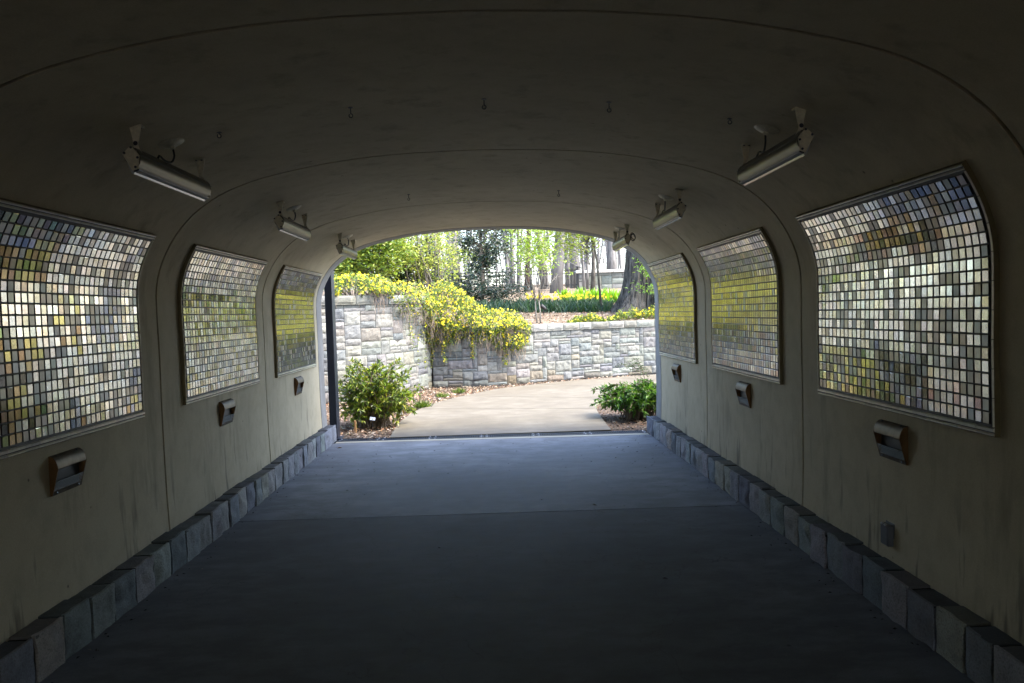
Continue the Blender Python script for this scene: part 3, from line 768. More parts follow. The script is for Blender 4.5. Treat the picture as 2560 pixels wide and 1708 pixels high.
for x in X0:
    wy = wall_y(x)
    for tt in T0: vs.append((x * (1 + max(0, tt - 30) / 40), wy + tt, terr(x, wy + tt)))
nt_ = len(T0)
mb.mesh(vs, [(i * nt_ + j, (i + 1) * nt_ + j, (i + 1) * nt_ + j + 1, i * nt_ + j + 1) for i in range(len(X0) - 1) for j in range(nt_ - 1)])
tag(mb.build('upper_ground', M_EARTH, None, smooth=True), kind='structure')
mb = MB()
n0 = 40
vs = []
for i in range(n0 + 1):
    for j in range(n0 + 1):
        x = lerp(-14, 14, i / n0); y = lerp(9.3, 20.5, j / n0); z = -.025 + .03 * noise.noise(Vector((x * 2, y * 2, 3))); vs.append((x, y, z if y > 9.7 else -.06))
mb.mesh(vs, [(i * (n0 + 1) + j, (i + 1) * (n0 + 1) + j, (i + 1) * (n0 + 1) + j + 1, i * (n0 + 1) + j + 1) for i in range(n0) for j in range(n0)])
tag(mb.build('mulch_ground', M_MULCH, None, smooth=True), kind='structure')
mb = MB(); mb.face([(-500, -500, -.30), (500, -500, -.30), (500, 500, -.30), (-500, 500, -.30)]); tag(mb.build('ground', M_EARTH), kind='structure')
# path slabs
PLE = [(-1.25, 9.62), (-1.29, 10.6), (-1.27, 11.4), (-1.15, 12.5), (-.9, 13.45), (-.54, 14.3), (.0, 15.25), (.57, 15.85), (1.2, 16.35), (2.0, 16.85), (3, 17.3), (4.5, 17.85), (7, 18.6)]
PRE = [(1.48, 9.62), (1.50, 10.3), (1.53, 11.0), (1.58, 11.75), (1.70, 12.5), (1.95, 13.1), (2.4, 13.6), (2.9, 13.95), (3.5, 14.3), (4.2, 14.6), (5, 14.9), (6, 15.2), (7.5, 15.6)]
mb = MB()
cuts = [0, 3.0, 5.0, 7.6, 9.6, 12]
for a, b in zip(cuts[:-1], cuts[1:]):
    a += .009; b -= .009; n = max(6, int((b - a) * 6)); m = 10; vs = []
    for k in range(n + 1):
        l = cr(PLE, lerp(a, b, k / n)); q = cr(PRE, lerp(a, b, k / n))
        for i in range(m + 1):
            p = l.lerp(q, i / m); vs.append((p.x, p.y, .012 + .004 * noise.noise(Vector((p.x, p.y, 0)))))
    fs = [(k * (m + 1) + i, k * (m + 1) + i + 1, (k + 1) * (m + 1) + i + 1, (k + 1) * (m + 1) + i) for k in range(n) for i in range(m)]
    rim = list(range(m + 1)) + [k * (m + 1) + m for k in range(1, n + 1)] + [n * (m + 1) + i for i in range(m - 1, -1, -1)] + [k * (m + 1) for k in range(n - 1, 0, -1)]
    base = len(vs); vs += [(vs[k][0], vs[k][1], -.1) for k in rim]; c = len(rim)
    fs += [(rim[(k + 1) % c], rim[k], base + k, base + (k + 1) % c) for k in range(c)]
    mb.mesh(vs, fs)
tag(mb.build('path', M_PATH), kind='structure')

# leaf litter
CHIPC = [(.36, .27, .19), (.24, .16, .10), (.45, .37, .28), (.15, .10, .07), (.50, .43, .35), (.30, .17, .09)]
def litter(name, cond, x0, x1, y0, y1, n, zf, size=(.025, .06), dark=1.0, seed=1):
    r = random.Random(seed); mb = MB(); k = 0
    while k < n:
        x = r.uniform(x0, x1); y = r.uniform(y0, y1)
        if not cond(x, y): continue
        k += 1; z = zf(x, y) + r.uniform(.0, .02); L = r.uniform(*size); d = rdir(r, -.35, .35); up = (Vector((0, 0, 1)) + rdir(r) * .6).normalized()
        c = vary(r.choice(CHIPC), .2, r); mb.leaf(Vector((x, y, z)), d, up, L, L * r.uniform(.35, .7), tuple(q * dark for q in c), r.uniform(-.2, .3))
    return tag(mb.build(name, M_CHIP), kind='stuff')
def pl_x(y):
    best = -9
    for k in range(0, 121):
        p = cr(PLE, k / 10)
        if p.y >= y: return p.x
    return 99
PLX = [(y / 20, pl_x(y / 20)) for y in range(180, 400)]
def plx(y): return PLX[min(max(int(y * 20) - 180, 0), len(PLX) - 1)][1]
def prx(y):
    for k in range(0, 121):
        p = cr(PRE, k / 10)
        if p.y >= y: return p.x
    return 99
litter('leaf_litter', lambda x, y: x < plx(y) + .03 - (.0 if R.random() < .97 else .2) and y < wall_y(x) - .02 and (x > -1.85 or y > 9.95), -4.2, 3.2, 9.63, 17.6, 9000, lambda x, y: -.01, seed=3)
litter('bark_mulch', lambda x, y: x > prx(y) - .02, 1.45, 5.5, 9.63, 14.2, 5200, lambda x, y: -.01, dark=.6, seed=4)
litter('fallen_leaves', lambda x, y: y > wall_y(x) + .15, -1.2, 5.5, 16.5, 24, 7000, lambda x, y: terr(x, y) + .0, size=(.04, .085), seed=5)

# ------------------------------------------------------------------ stone walls
WCOL = [(.168, .174, .160), (.142, .150, .146), (.190, .194, .176), (.112, .122, .124), (.165, .165, .142), (.218, .222, .202), (.155, .163, .152)]
def ashlar(L, H, r, cu=.105, ch=.062):
    nu, nh = int(round(L / cu)), int(round(H / ch)); occ = [[False] * nh for _ in range(nu)]; out = []
    for j in range(nh):
        for i in range(nu):
            if occ[i][j]: continue
            h = r.choice([1, 1, 2, 2, 2, 3, 3, 4]); w = r.choice([2, 3, 3, 4, 4, 5, 6])
            if h >= 3: w = r.choice([2, 3, 4, 5])
            if h == 1: w = r.choice([2, 3, 4])
            h = min(h, nh - j); ww = 0
            while ww < w and i + ww < nu and not occ[i + ww][j]: ww += 1
            hh = 1
            while hh < h and all(not occ[i + k][j + hh] for k in range(ww)): hh += 1
            for k in range(ww):
                for q in range(hh): occ[i + k][j + q] = True
            out.append((i * L / nu, ww * L / nu, j * H / nh, hh * H / nh))
    return out
def stone_wall(path, d0, d1, Hf, coph, label, seed, rust=True):
    r = random.Random(seed); p0 = path.at((d0 + d1) / 2)
    t = thing('stone_wall', label, 'stone wall', (p0.x, p0.y, 0))
    H = Hf - coph; mb = MB()
    for (u, w, z, h) in ashlar(d1 - d0, H, r):
        ua, ub = d0 + u + .004, d0 + u + w - .004
        A, B = path.at(ua), path.at(ub); U = (B - A); wl = U.length; U.normalize(); nn = Vector((U.y, -U.x))
        c = vary(r.choice(WCOL), .12, r)
        if rust and r.random() < .03: c = (c[0] * 1.0, c[1] * .91, c[2] * .78)
        if rust and z < .12 and r.random() < .22: c = (c[0] * .85, c[1] * .74, c[2] * .62)
        rough_face(mb, (A.x, A.y, z + .004), (U.x, U.y, 0), (0, 0, 1), (nn.x, nn.y, 0), wl, h - .008, max(4, int(wl / .034)), max(4, int(h / .03)), .026, r.uniform(0, 50), c, .013, depth=.08)
    mb.build('masonry', M_STONE, t)
    mb = MB(); u = d0
    while u < d1 - .05:
        w = r.uniform(.28, .48); w = min(w, d1 - u); A, B = path.at(u + .005), path.at(u + w - .005); U = B - A; wl = U.length; U.normalize(); nn = Vector((U.y, -U.x))
        c = vary(r.choice(WCOL[2:6]), .1, r); O = A + nn * .045
        rough_face(mb, (O.x, O.y, H + .008), (U.x, U.y, 0), (0, 0, 1), (nn.x, nn.y, 0), wl, coph - .01, max(4, int(wl / .05)), 4, .020, r.uniform(0, 50), c, .018, depth=.05)
        rough_face(mb, (O.x, O.y, Hf - .004), (U.x, U.y, 0), (-nn.x, -nn.y, 0), (0, 0, 1), wl, .36, max(4, int(wl / .06)), 5, .008, r.uniform(0, 50), c, .004, depth=coph)
        u += w
    mb.build('coping', M_STONE, t)
    mb = MB(); n = max(8, int((d1 - d0) / .12)); vs = []
    for k in range(n + 1):
        d = lerp(d0, d1, k / n); a = path.at(d); nn = path.nrm(d)
        for (o, z) in ((-.012, -.15), (-.012, H + .01), (-.30, H + .01), (-.30, -.15)): q = a + nn * o; vs.append((q.x, q.y, z))
    mb.mesh(vs, [(k * 4 + i, (k + 1) * 4 + i, (k + 1) * 4 + i + 1, k * 4 + i + 1) for k in range(n) for i in range(3)] + [(0, 1, 2, 3), (n * 4 + 3, n * 4 + 2, n * 4 + 1, n * 4)])
    mb.build('mortar_core', M_MORTAR, t)
stone_wall(LW, 0.5, LW.L - .02, 1.90, .16, 'tall pale granite retaining wall on the left outside the tunnel, partly under yellow vine', 21)
stone_wall(RW, 0.02, RW.L - .5, 1.235, .145, 'low granite retaining wall curving away to the right beside the path', 22)

# ------------------------------------------------------------------ foliage helpers
def clump_leaves(mb, cs, n_per, spread, size, asp, cols, r, updir=.3, out=None):
    for c in cs:
        for _ in range(n_per):
            p = Vector(c) + Vector((r.gauss(0, spread), r.gauss(0, spread), r.gauss(0, spread * .8)))
            d = rdir(r, -.6, .8)
            if out is not None: d = (d + (p - out).normalized() * .8).normalized()
            up = (Vector((0, 0, 1)) + rdir(r) * .7).normalized(); L = r.uniform(*size)
            mb.leaf(p, d, up, L, L * asp * r.uniform(.8, 1.2), vary(r.choice(cols), .2, r), r.uniform(.05, .35))
def ellips(c, rad, n, r, shell=.45, zmin=-1):
    out = []
    while len(out) < n:
        v = rdir(r); 
        if v.z < zmin: continue
        k = lerp(shell, 1, r.random() ** .6); out.append(Vector((c[0] + v.x * rad[0] * k, c[1] + v.y * rad[1] * k, c[2] + v.z * rad[2] * k)))
    return out
def branchy(mb, base, h, rad, r, lean=(0, 0), nb=8, z0=.35, bl=.35, depth=2, bend=.05, col=(1, 1, 1), sides=8, up=.5, top=.25):
    """tapered trunk with limbs; returns twig tips"""
    tips = []; n = 8; pts = []; rr = []
    ph = r.uniform(0, 6)
    for k in range(n + 1):
        u = k / n
        pts.append(Vector((base[0] + lean[0] * u * h + bend * h * .3 * math.sin(u * 4 + ph) * u, base[1] + lean[1] * u * h + bend * h * .3 * math.cos(u * 3.3 + ph) * u, base[2] - .05 + u * h)))
        rr.append(rad * ((1 - u) * (1 - top) + top) * (1 + .6 * max(0, .12 - u) / .12 * .5))
    mb.tube(pts, rr, sides, col); tips.append(pts[-1])
    def limb(p, d, L, ra, lv):
        q = [p]; dd = d.copy()
        for k in range(4):
            dd = (dd + rdir(r) * .28 + Vector((0, 0, .10))).normalized(); q.append(q[-1] + dd * L / 4)
        mb.tube(q, [ra, ra * .8, ra * .6, ra * .45, ra * .25], 5 if lv > 1 else 4, col, False); tips.append(q[-1]); tips.append(q[2])
        if lv > 1:
            for k in range(3):
                i = r.choice([1, 2, 3, 4]); e = (dd + rdir(r) * .9 + Vector((0, 0, .2))).normalized(); limb(q[i], e, L * r.uniform(.4, .65), ra * .45, lv - 1)
    for k in range(nb):
        u = lerp(z0, .97, (k + r.random()) / nb); i = min(int(u * n), n - 1); p = pts[i].lerp(pts[i + 1], u * n - i)
        d = rdir(r, up - .3, up + .3); limb(p, d, h * bl * (1.15 - u * .6) * r.uniform(.7, 1.2), rr[i] * .38, depth)
    return tips
G_BR = [(.16, .23, .018), (.21, .28, .028), (.12, .19, .02), (.25, .29, .035)]
G_MID = [(.055, .105, .018), (.075, .13, .022), (.04, .075, .016)]
G_DK = [(.014, .034, .02), (.02, .043, .027), (.03, .055, .038), (.011, .024, .016)]
YEL = [(.80, .68, .03), (.85, .74, .05), (.78, .60, .02), (.88, .80, .12)]

# ------------------------------------------------------------------ the flowering vine over the wall corner
def vine(label, zones, nl, nf, ns, seed, loc):
    """zones: function(r) -> (point, outward normal, droop flag)"""
    r = random.Random(seed); t = thing('flowering_vine', label, 'vine', loc)
    ml, mf, ms = MB(), MB(), MB()
    for k in range(nl):
        p, nn = zones(r); d = (nn * .6 + rdir(r) * .8 + Vector((0, 0, -.35))).normalized(); up = (nn + Vector((0, 0, .9)) + rdir(r) * .5).normalized()
        L = r.uniform(.035, .075); ml.leaf(p, d, up, L, L * r.uniform(.35, .5), vary(r.choice(G_BR + G_BR + G_MID + G_MID + [(.08, .06, .03)]), .22, r), .2)
    for k in range(nf):
        p, nn = zones(r); p = p + nn * r.uniform(.0, .05); ax = (nn + rdir(r) * .7).normalized(); a = ax.orthogonal().normalized(); b = ax.cross(a); s = r.uniform(.013, .021); c = vary(r.choice(YEL), .12, r)
        for q in range(5):
            an = q * 1.2566 + r.random() * .3; d1 = a * math.cos(an - .5) + b * math.sin(an - .5); d2 = a * math.cos(an + .5) + b * math.sin(an + .5); mf.face([p, p + d1 * s + ax * s * .5, p + (d1 + d2) * s * .75 + ax * s * .4, p + d2 * s + ax * s * .5], c)
    for k in range(ns):
        p, nn = zones(r); q = [p - nn * .05]
        L = r.uniform(.10, .45)
        for i in range(4): q.append(q[-1] + Vector((r.uniform(-.04, .04), r.uniform(-.04, .04), -L / 4)) + nn * r.uniform(-.02, .02))
        ms.tube(q, .003, 3, (1, 1, 1), False)
    tag(ml.build('leaves', M_LEAF, t), kind='stuff'); tag(mf.build('flowers', M_PETAL, t), kind='stuff'); tag(ms.build('runners', M_TWIG, t), kind='stuff')
    return t
UP = [(-3.6, 2.15), (-2.73, 2.19), (-2.37, 2.30), (-2.05, 2.29), (-1.75, 2.20), (-1.43, 2.20), (-1.08, 2.22), (-.86, 2.14), (-.55, 1.95), (-.25, 1.74), (.06, 1.58), (.37, 1.56), (.56, 1.54), (.90, 1.25)]
LO = [(-3.6, 1.98), (-2.74, 1.97), (-2.38, 1.97), (-1.95, 1.90), (-1.70, 1.58), (-1.50, 1.34), (-1.40, 1.0), (-1.20, .80), (-.81, .90), (-.59, .98), (-.41, .86), (-.12, .95), (.13, .78), (.31, .66), (.45, .70), (.73, .88), (.90, 1.22)]
def poly_at(P, x):
    for (a, za), (b, zb) in zip(P[:-1], P[1:]):
        if a <= x <= b: return lerp(za, zb, (x - a) / (b - a))
    return P[0][1] if x < P[0][0] else P[-1][1]
def vzone(r):
    while True:
        x = r.uniform(-3.3, .9); lo = poly_at(LO, x); up = poly_at(UP, x)
        # ragged hanging edge
        lo += .16 * noise.noise(Vector((x * 5, 0, 4))) + .06 * noise.noise(Vector((x * 17, 3, 4)))
        if r.random() > (up - lo + .25) / 1.6: continue
        z = lerp(lo, up, r.random() ** .85)
        if x < -1.25:
            dd = None
            for i in range(len(LW.p) - 1):
                if LW.p[i].x <= x <= LW.p[i + 1].x: f = (x - LW.p[i].x) / max(1e-6, LW.p[i + 1].x - LW.p[i].x); pt = LW.p[i].lerp(LW.p[i + 1], f); dd = LW.a[i]; break
            nn = LW.nrm(dd)
        else:
            for i in range(len(RW.p) - 1):
                if RW.p[i].x <= x <= RW.p[i + 1].x: f = (x - RW.p[i].x) / max(1e-6, RW.p[i + 1].x - RW.p[i].x); pt = RW.p[i].lerp(RW.p[i + 1], f); dd = RW.a[i]; break
            nn = RW.nrm(dd)
        ht = 1.90 if x < -1.5 else lerp(1.90, 1.22, sstep(-1.5, -.6, x))
        k = (z - lo) / max(.05, up - lo); bulge = .08 + .30 * math.sin(min(1, max(0, k)) * 3.0) * min(1, (up - lo) / .7)
        bulge += .10 * noise.noise(Vector((x * 4, z * 4, 1)))
        if z > ht: bulge = bulge * (1 - sstep(ht, up + .02, z)) - .9 * r.random() * sstep(ht - .05, up, z)
        n1 = noise.noise(Vector((x * 3.2, z * 3.2, 7))); n2 = noise.noise(Vector((x * 8.5, z * 8.5, 2)))
        if n1 * .7 + n2 * .7 < -.14 and r.random() < .7: continue
        bulge += .20 * n1 + .07 * n2
        o = lerp(max(.03, bulge - .16), bulge, r.random() ** .5) if z <= ht else bulge
        return Vector((pt.x + nn.x * o, pt.y + nn.y * o, z + r.uniform(-.02, .02))), Vector((nn.x * .8, nn.y * .8, .6)).normalized()
vine('mass of yellow flowering jasmine cascading over the corner of the granite walls', vzone, 13500, 1750, 1000, 31, (-.6, 16.2, 1.2))
# thin strands that hang from it
r = random.Random(8); ms, ml, mf = MB(), MB(), MB()
for (x, z0, z1) in ((-1.33, .95, .30), (-1.42, 1.2, .55), (-.43, .9, .62), (.33, .75, .45), (-.95, 1.0, .55), (-1.55, 1.5, .9), (-1.25, 1.1, .42)):
    pt = Vector((x, wall_y(x))); q = [Vector((x, pt.y - .10, z0))]; n = 8
    for k in range(n): q.append(q[-1] + Vector((r.uniform(-.03, .03), r.uniform(-.02, .015), -(z0 - z1) / n)))
    ms.tube(q, .003, 4, (1, 1, 1), False)
    for p in q[1:]:
        for _ in range(6): ml.leaf(p + rdir(r) * .03, rdir(r, -.8, .3), Vector((0, -.6, .8)), r.uniform(.04, .07), .022, vary(r.choice(G_BR), .2, r))
        if r.random() < .6:
            for _ in range(3): mf.leaf(p + rdir(r) * .03, rdir(r), rdir(r), .035, .03, r.choice(YEL))
t = thing('hanging_vine', 'thin trailing vine strands with a few yellow flowers hanging below the main mass', 'vine', (-1.2, 16.2, .9))
ms.build('runners', M_TWIG, t); tag(ml.build('leaves', M_LEAF, t), kind='stuff'); tag(mf.build('flowers', M_PETAL, t), kind='stuff')
def patch(x0, x1, dy, hgt, label, nl, nf, seed):
    def z(r):
        x = r.uniform(x0, x1); y = wall_y(x) + .22 + r.random() ** 1.3 * dy; e = min(1, (x - x0) / .25, (x1 - x) / .25); f = noise.noise(Vector((x * 5, y * 5, seed)))
        return Vector((x, y, terr(x, y) + .02 + max(.02, hgt * e * (.6 + f)) * r.random() ** .7)), Vector((0, -.4, .9)).normalized()
    o = vine(label, z, nl, nf, 60, seed, ((x0 + x1) / 2, wall_y((x0 + x1) / 2) + .5, 1.2)); return o
patch(1.75, 2.62, .55, .22, 'low yellow flowering vine patch on the mulch between low wall and daffodils', 1700, 80, 41)
patch(2.72, 4.6, .50, .24, 'low yellow vine patch at the foot of the big oak trunk above the low wall', 2600, 150, 42)

# ------------------------------------------------------------------ bushes by the tunnel mouth
GB = [(.13, .21, .022), (.19, .27, .03), (.08, .14, .028), (.25, .32, .045), (.05, .09, .028), (.30, .33, .055)]
def bush(label, c, rad, nst, per, size, asp, cols, seed, mat, u0=.25):
    r = random.Random(seed); t = thing('shrub', label, 'shrub', (c[0], c[1], 0)); ms, ml = MB(), MB()
    for k in range(nst):
        v = rdir(r, -.75, 1); q = lerp(.5, 1.12, r.random()) * (1 + .30 * noise.noise(Vector((v.x * 2, v.y * 2, v.z * 2 + seed))))
        e = Vector((c[0] + v.x * rad[0] * q, c[1] + v.y * rad[1] * q, max(.04, c[2] + v.z * rad[2] * q)))
        b = Vector((c[0] + r.gauss(0, .10), c[1] + r.gauss(0, .10), -.02)); m = b.lerp(e, .55) + Vector((0, 0, .10 + .12 * abs(v.z)))
        pts = [cr([tuple(b), tuple(m), tuple(e), tuple(e + (e - m) * .3 - Vector((0, 0, .05)))], u / 4) for u in range(11)]
        ms.tube(pts, [.008 * (1 - u / 12) + .0015 for u in range(11)], 5, (1, 1, 1), False); tone = r.uniform(.75, 1.25)
        for i in range(per):
            u = lerp(u0, 1, (i + r.random()) / per) * 10; j = min(int(u), 9); p = pts[j].lerp(pts[j + 1], u - j); tg = (pts[j + 1] - pts[j]).normalized()
            d = (tg * .7 + rdir(r) * .8 + Vector((0, 0, .1))).normalized(); L = r.uniform(*size)
            ml.leaf(p, d, (Vector((0, 0, 1)) + rdir(r) * .5).normalized(), L, L * asp * r.uniform(.8, 1.2), tuple(x * tone for x in vary(r.choice(cols), .2, r)), r.uniform(.05, .3))
    ms.build('stems', M_TWIG, t, smooth=True); tag(ml.build('leaves', mat, t), kind='stuff'); return t
bush('bushy evergreen shrub with yellow green leaves beside the black post at the left mouth', (-1.62, 10.9, .42), (.52, .46, .46), 230, 32, (.05, .095), .40, GB, 51, M_LEAF, .12)
bush('low fern leaved shrub in the dark mulch bed at the right of the tunnel mouth', (2.04, 10.75, .25), (.54, .50, .21), 190, 30, (.05, .10), .34, [(.05, .14, .015), (.08, .19, .02), (.03, .085, .014), (.11, .22, .03)], 52, M_LEAF)
# feathery spray over it
r = random.Random(77); t = thing('fern_spray', 'thin feathery sprig rising above the low fern leaved shrub', 'plant', (2.15, 11.1, 0)); ms, ml = MB(), MB()
for k in range(6):
    b = Vector((2.2, 11.1, 0)); e = Vector((2.1 + r.uniform(-.18, .12), 11.0 + r.uniform(-.2, .2), .62 + r.uniform(0, .16))); m = b.lerp(e, .6) + Vector((.05, 0, .06)); q = [cr([tuple(b), tuple(m), tuple(e), tuple(e + Vector((-.12, 0, -.03)))], u / 4) for u in range(13)]
    ms.tube(q, .003, 4, (1, 1, 1), False)
    for p in q[5:]:
        for s in (-1, 1): ml.leaf(p, Vector((s * .6, -.3, .3)) + rdir(r) * .3, Vector((0, 0, 1)), .055, .018, vary((.07, .13, .05), .2, r))
ms.build('stems', M_TWIG, t); ml.build('fronds', M_LEAFD, t)
# grass tufts and bits by the path
def tuft(x, y, h, n, label, seed):
    r = random.Random(seed); mb = MB()
    for k in range(n):
        a = rdir(r, .5, 1); b = Vector((x + r.gauss(0, .05), y + r.gauss(0, .05), -.01)); mb.leaf(b, a, rdir(r), h * r.uniform(.6, 1.1), .012, vary(r.choice(G_BR[:3] + G_MID), .2, r), .1)
    o = thing('grass_tuft', label, 'grass tuft', (x, y, 0)); mb.build('blades', M_LEAF, o)
tuft(-1.14, 12.75, .16, 170, 'bright grass tuft at the left path edge nearest the evergreen shrub', 61)
tuft(-1.28, 12.35, .10, 60, 'sparse grass tuft behind the edge of the left mulch bed', 62)
tuft(-.92, 14.35, .12, 90, 'small grass tuft in the leaf litter halfway to the wall corner', 63)
tuft(-.62, 15.0, .13, 110, 'wider grass tuft in the leaf litter below the vine', 64)
def marker(x, y, label, ry):
    t = thing('plant_marker', label, 'plant label', (x, y, 0)); mb = MB(); mb.tube([(x, y, -.02), (x, y, .15)], .004, 5); mb.build('stake', M_SCREW, t)
    mb = MB(); mb.mesh([(x - .035, y - .006, .135), (x + .035, y - .012, .125), (x + .035, y + .034, .16), (x - .035, y + .040, .17), (x - .035, y - .003, .132), (x + .035, y - .009, .122), (x + .035, y + .037, .157), (x - .035, y + .043, .167)], [(0, 1, 2, 3), (7, 6, 5, 4), (0, 4, 5, 1), (1, 5, 6, 2), (2, 6, 7, 3), (3, 7, 4, 0)]); mb.build('plate', M_LABEL, t)
marker(-1.58, 10.42, 'small metal plant label low in the leaf litter before the evergreen shrub', 0)
marker(-1.29, 11.0, 'small metal plant label on a stake at the right side of the evergreen shrub', 0)
mb = MB(); mb.box((-1.80, 10.28, -.02), (-1.775, 10.30, .15), bev=.003); tag(mb.build('wooden_stake', M_WOOD), 'short orange brown wooden stake in the leaf litter by the evergreen shrub', 'stake')

# ------------------------------------------------------------------ upper bed: daffodils and leafy shoots
def daff_proto(seed):
    r = random.Random(seed); t = thing('daffodil', 'yellow daffodil with strappy blue green leaves in the bed above the low wall', 'daffodil', (0, 0, 0), 'daffodils in the upper bed')
    ml = MB()
    for k in range(15):
        b = Vector((r.gauss(0, .05), r.gauss(0, .05), -.02)); d = rdir(r, .75, 1); L = r.uniform(.24, .38); w = .013; sd = d.cross(rdir(r)).normalized() * w; e = b + d * L + Vector((d.x, d.y, 0)) * .08; m = b + d * L * .6
        c = vary(r.choice([(.022, .06, .028), (.018, .05, .032), (.04, .085, .03)]), .2, r); ml.face([b - sd, b + sd, m + sd, m - sd], c); ml.face([m - sd, m + sd, e], c)
    ml.tube([(0, 0, 0), (.005, -.01, .2), (.01, -.02, .36)], .004, 4, (.08, .16, .05)); ml.build('leaves', M_LEAF, t)
    mf = MB(); p = Vector((.01, -.03, .37)); ax = Vector((r.uniform(-.4, .4), -1, .05)).normalized(); a = ax.orthogonal().normalized(); b = ax.cross(a)
    for q in range(6):
        an = q * 1.047; d = a * math.cos(an) + b * math.sin(an); mf.leaf(p, d + ax * .25, ax, .038, .027, vary((.85, .72, .10), .08, r), .1)
    fl = mf.build('flower', M_PETAL, t)
    mt = MB(); mt.lathe([(.008, 0), (.010, .015), (.014, .022)], p, ax, 9, (.88, .60, .03)); mt.build('trumpet', M_PETAL, fl); return t
DP = [daff_proto(s) for s in (1, 2, 3, 4)]; used = set(); r = random.Random(17)
leafs = MB()
for k in range(70):
    v = k / 69; x = lerp(.95, 3.15, (k * .618) % 1.0); y = 20.3 + r.random() * 1.25; q = DP[k % 4]
    if (k % 4) in used: q = dup(q)
    used.add(k % 4); q.location = (x, y, terr(x, y) - .01); q.rotation_euler = (0, 0, r.uniform(-.7, .7)); s = r.uniform(.85, 1.1); q.scale = (s, s, s)
for k in range(1900):
    x = r.uniform(-.9, 3.2); y = 19.95 + r.random() * 1.6; b = Vector((x, y, terr(x, y) - .02)); d = rdir(r, .7, 1); L = r.uniform(.22, .36); w = .012; sd = d.cross(rdir(r)).normalized() * w; e = b + d * L; m = b + d * L * .6
    c = vary(r.choice([(.022, .06, .028), (.018, .05, .032), (.04, .085, .03)]), .2, r); leafs.face([b - sd, b + sd, m + sd, m - sd], c); leafs.face([m - sd, m + sd, e], c)
tag(leafs.build('bulb_foliage', M_LEAF), 'dense strappy green leaves of the daffodil bed', 'foliage', kind='stuff')
def shoot_proto(seed):
    r = random.Random(seed); t = thing('leafy_clump', 'upright bright lime green leaf clump behind the daffodils', 'plant', (0, 0, 0), 'lime green leaf clumps behind the daffodils'); ml = MB()
    for k in range(16):
        d = rdir(r, .8, 1); b = Vector((r.gauss(0, .05), r.gauss(0, .04), 0)); L = r.uniform(.26, .42); sd = d.cross(rdir(r, -.1, .1)).normalized() * r.uniform(.022, .035); m = b + d * L * .55; e = b + d * L; c = vary(r.choice([(.17, .36, .012), (.13, .30, .012), (.22, .38, .02)]), .15, r)
        ml.face([b - sd * .4, b + sd * .4, m + sd, m - sd], c); ml.face([m - sd, m + sd, e], c)
    ml.build('blades', M_LEAF, t); return t
SP = [shoot_proto(s) for s in (1, 2, 3)]; used = set()
for k in range(22):
    x = lerp(2.05, 3.75, (k + r.random() * .6) / 22); y = 22.0 + r.random() * .6; q = SP[k % 3]
    if (k % 3) in used: q = dup(q)
    used.add(k % 3); q.location = (x, y, terr(x, y)); q.rotation_euler = (0, 0, r.uniform(0, 6)); s = r.uniform(.85, 1.2); q.scale = (s, s, s)
t = thing('garden_spotlight', 'small black garden spotlight in front of the daffodil leaves', 'spotlight', (1.31, 19.2, 1.35))
mb = MB(); a = Vector((1.31, 19.2, terr(1.31, 19.2))); mb.tube([a, a + Vector((0, 0, .16))], .012, 6); mb.build('spike', M_FENCE, t)
mb = MB(); mb.lathe([(.025, 0), (.045, .03), (.05, .14), (.045, .145)], a + Vector((.05, 0, .16)), Vector((-.7, .2, .6)), 12); mb.build('lamp_head', M_FENCE, t, autosmooth=True)

# ------------------------------------------------------------------ trees
def big_oak():
    c = Vector((3.93, 19.6, 0)); z0 = terr(3.86, 19.6) - .1; t = thing('oak_tree', 'massive rough barked trunk with flaring roots at the right of the upper bed', 'tree', (c.x, c.y, z0))
    mb = MB(); n, m = 200, 120; vs = []; H = 7.5
    for j in range(m + 1):
        v = (j / m) ** 1.6; z = z0 + v * H; h = v * H
        for i in range(n):
            a = 2 * math.pi * i / n; flare = .62 * math.exp(-h / .42) * (.55 + .45 * math.sin(a * 5 + 1.0)) + .10 * math.exp(-h / 1.3)
            rr = .50 + flare - .014 * h; d = Vector((math.cos(a), math.sin(a)))
            q = Vector((d.x * 5.5, d.y * 5.5, h * .9)); f = noise.noise(q * 1.6); w_ = .35 * noise.noise(Vector((d.x * 3, d.y * 3, h * 2.2))); g = abs(noise.noise(Vector((d.x * 12 + w_, d.y * 12 + w_, h * 1.5)))); rr += .03 * f - .16 * max(0, .22 - g)
            vs.append((c.x + d.x * rr + .02 * h, c.y + d.y * rr, z))
    mb.mesh(vs, [(j * n + i, j * n + (i + 1) % n, (j + 1) * n + (i + 1) % n, (j + 1) * n + i) for j in range(m) for i in range(n)])
    mb.build('trunk', M_BARK, t); r = random.Random(3)
    mb = MB(); tips = []
    for k in range(7): 
        d = rdir(r, .3, .8); p = Vector((c.x + .14, c.y, z0 + r.uniform(5, 7.4))); q = [p]
        for i in range(5): d = (d + rdir(r) * .25).normalized(); q.append(q[-1] + d * .8)
        mb.tube(q, [.2, .16, .12, .09, .06, .03], 7); tips += q[2:]
    mb.build('limbs', M_BARK, t, smooth=True)
    ml = MB(); clump_leaves(ml, tips, 60, .5, (.06, .12), .5, G_BR + G_MID, r); tag(ml.build('crown', M_LEAF, t), kind='stuff')
big_oak()
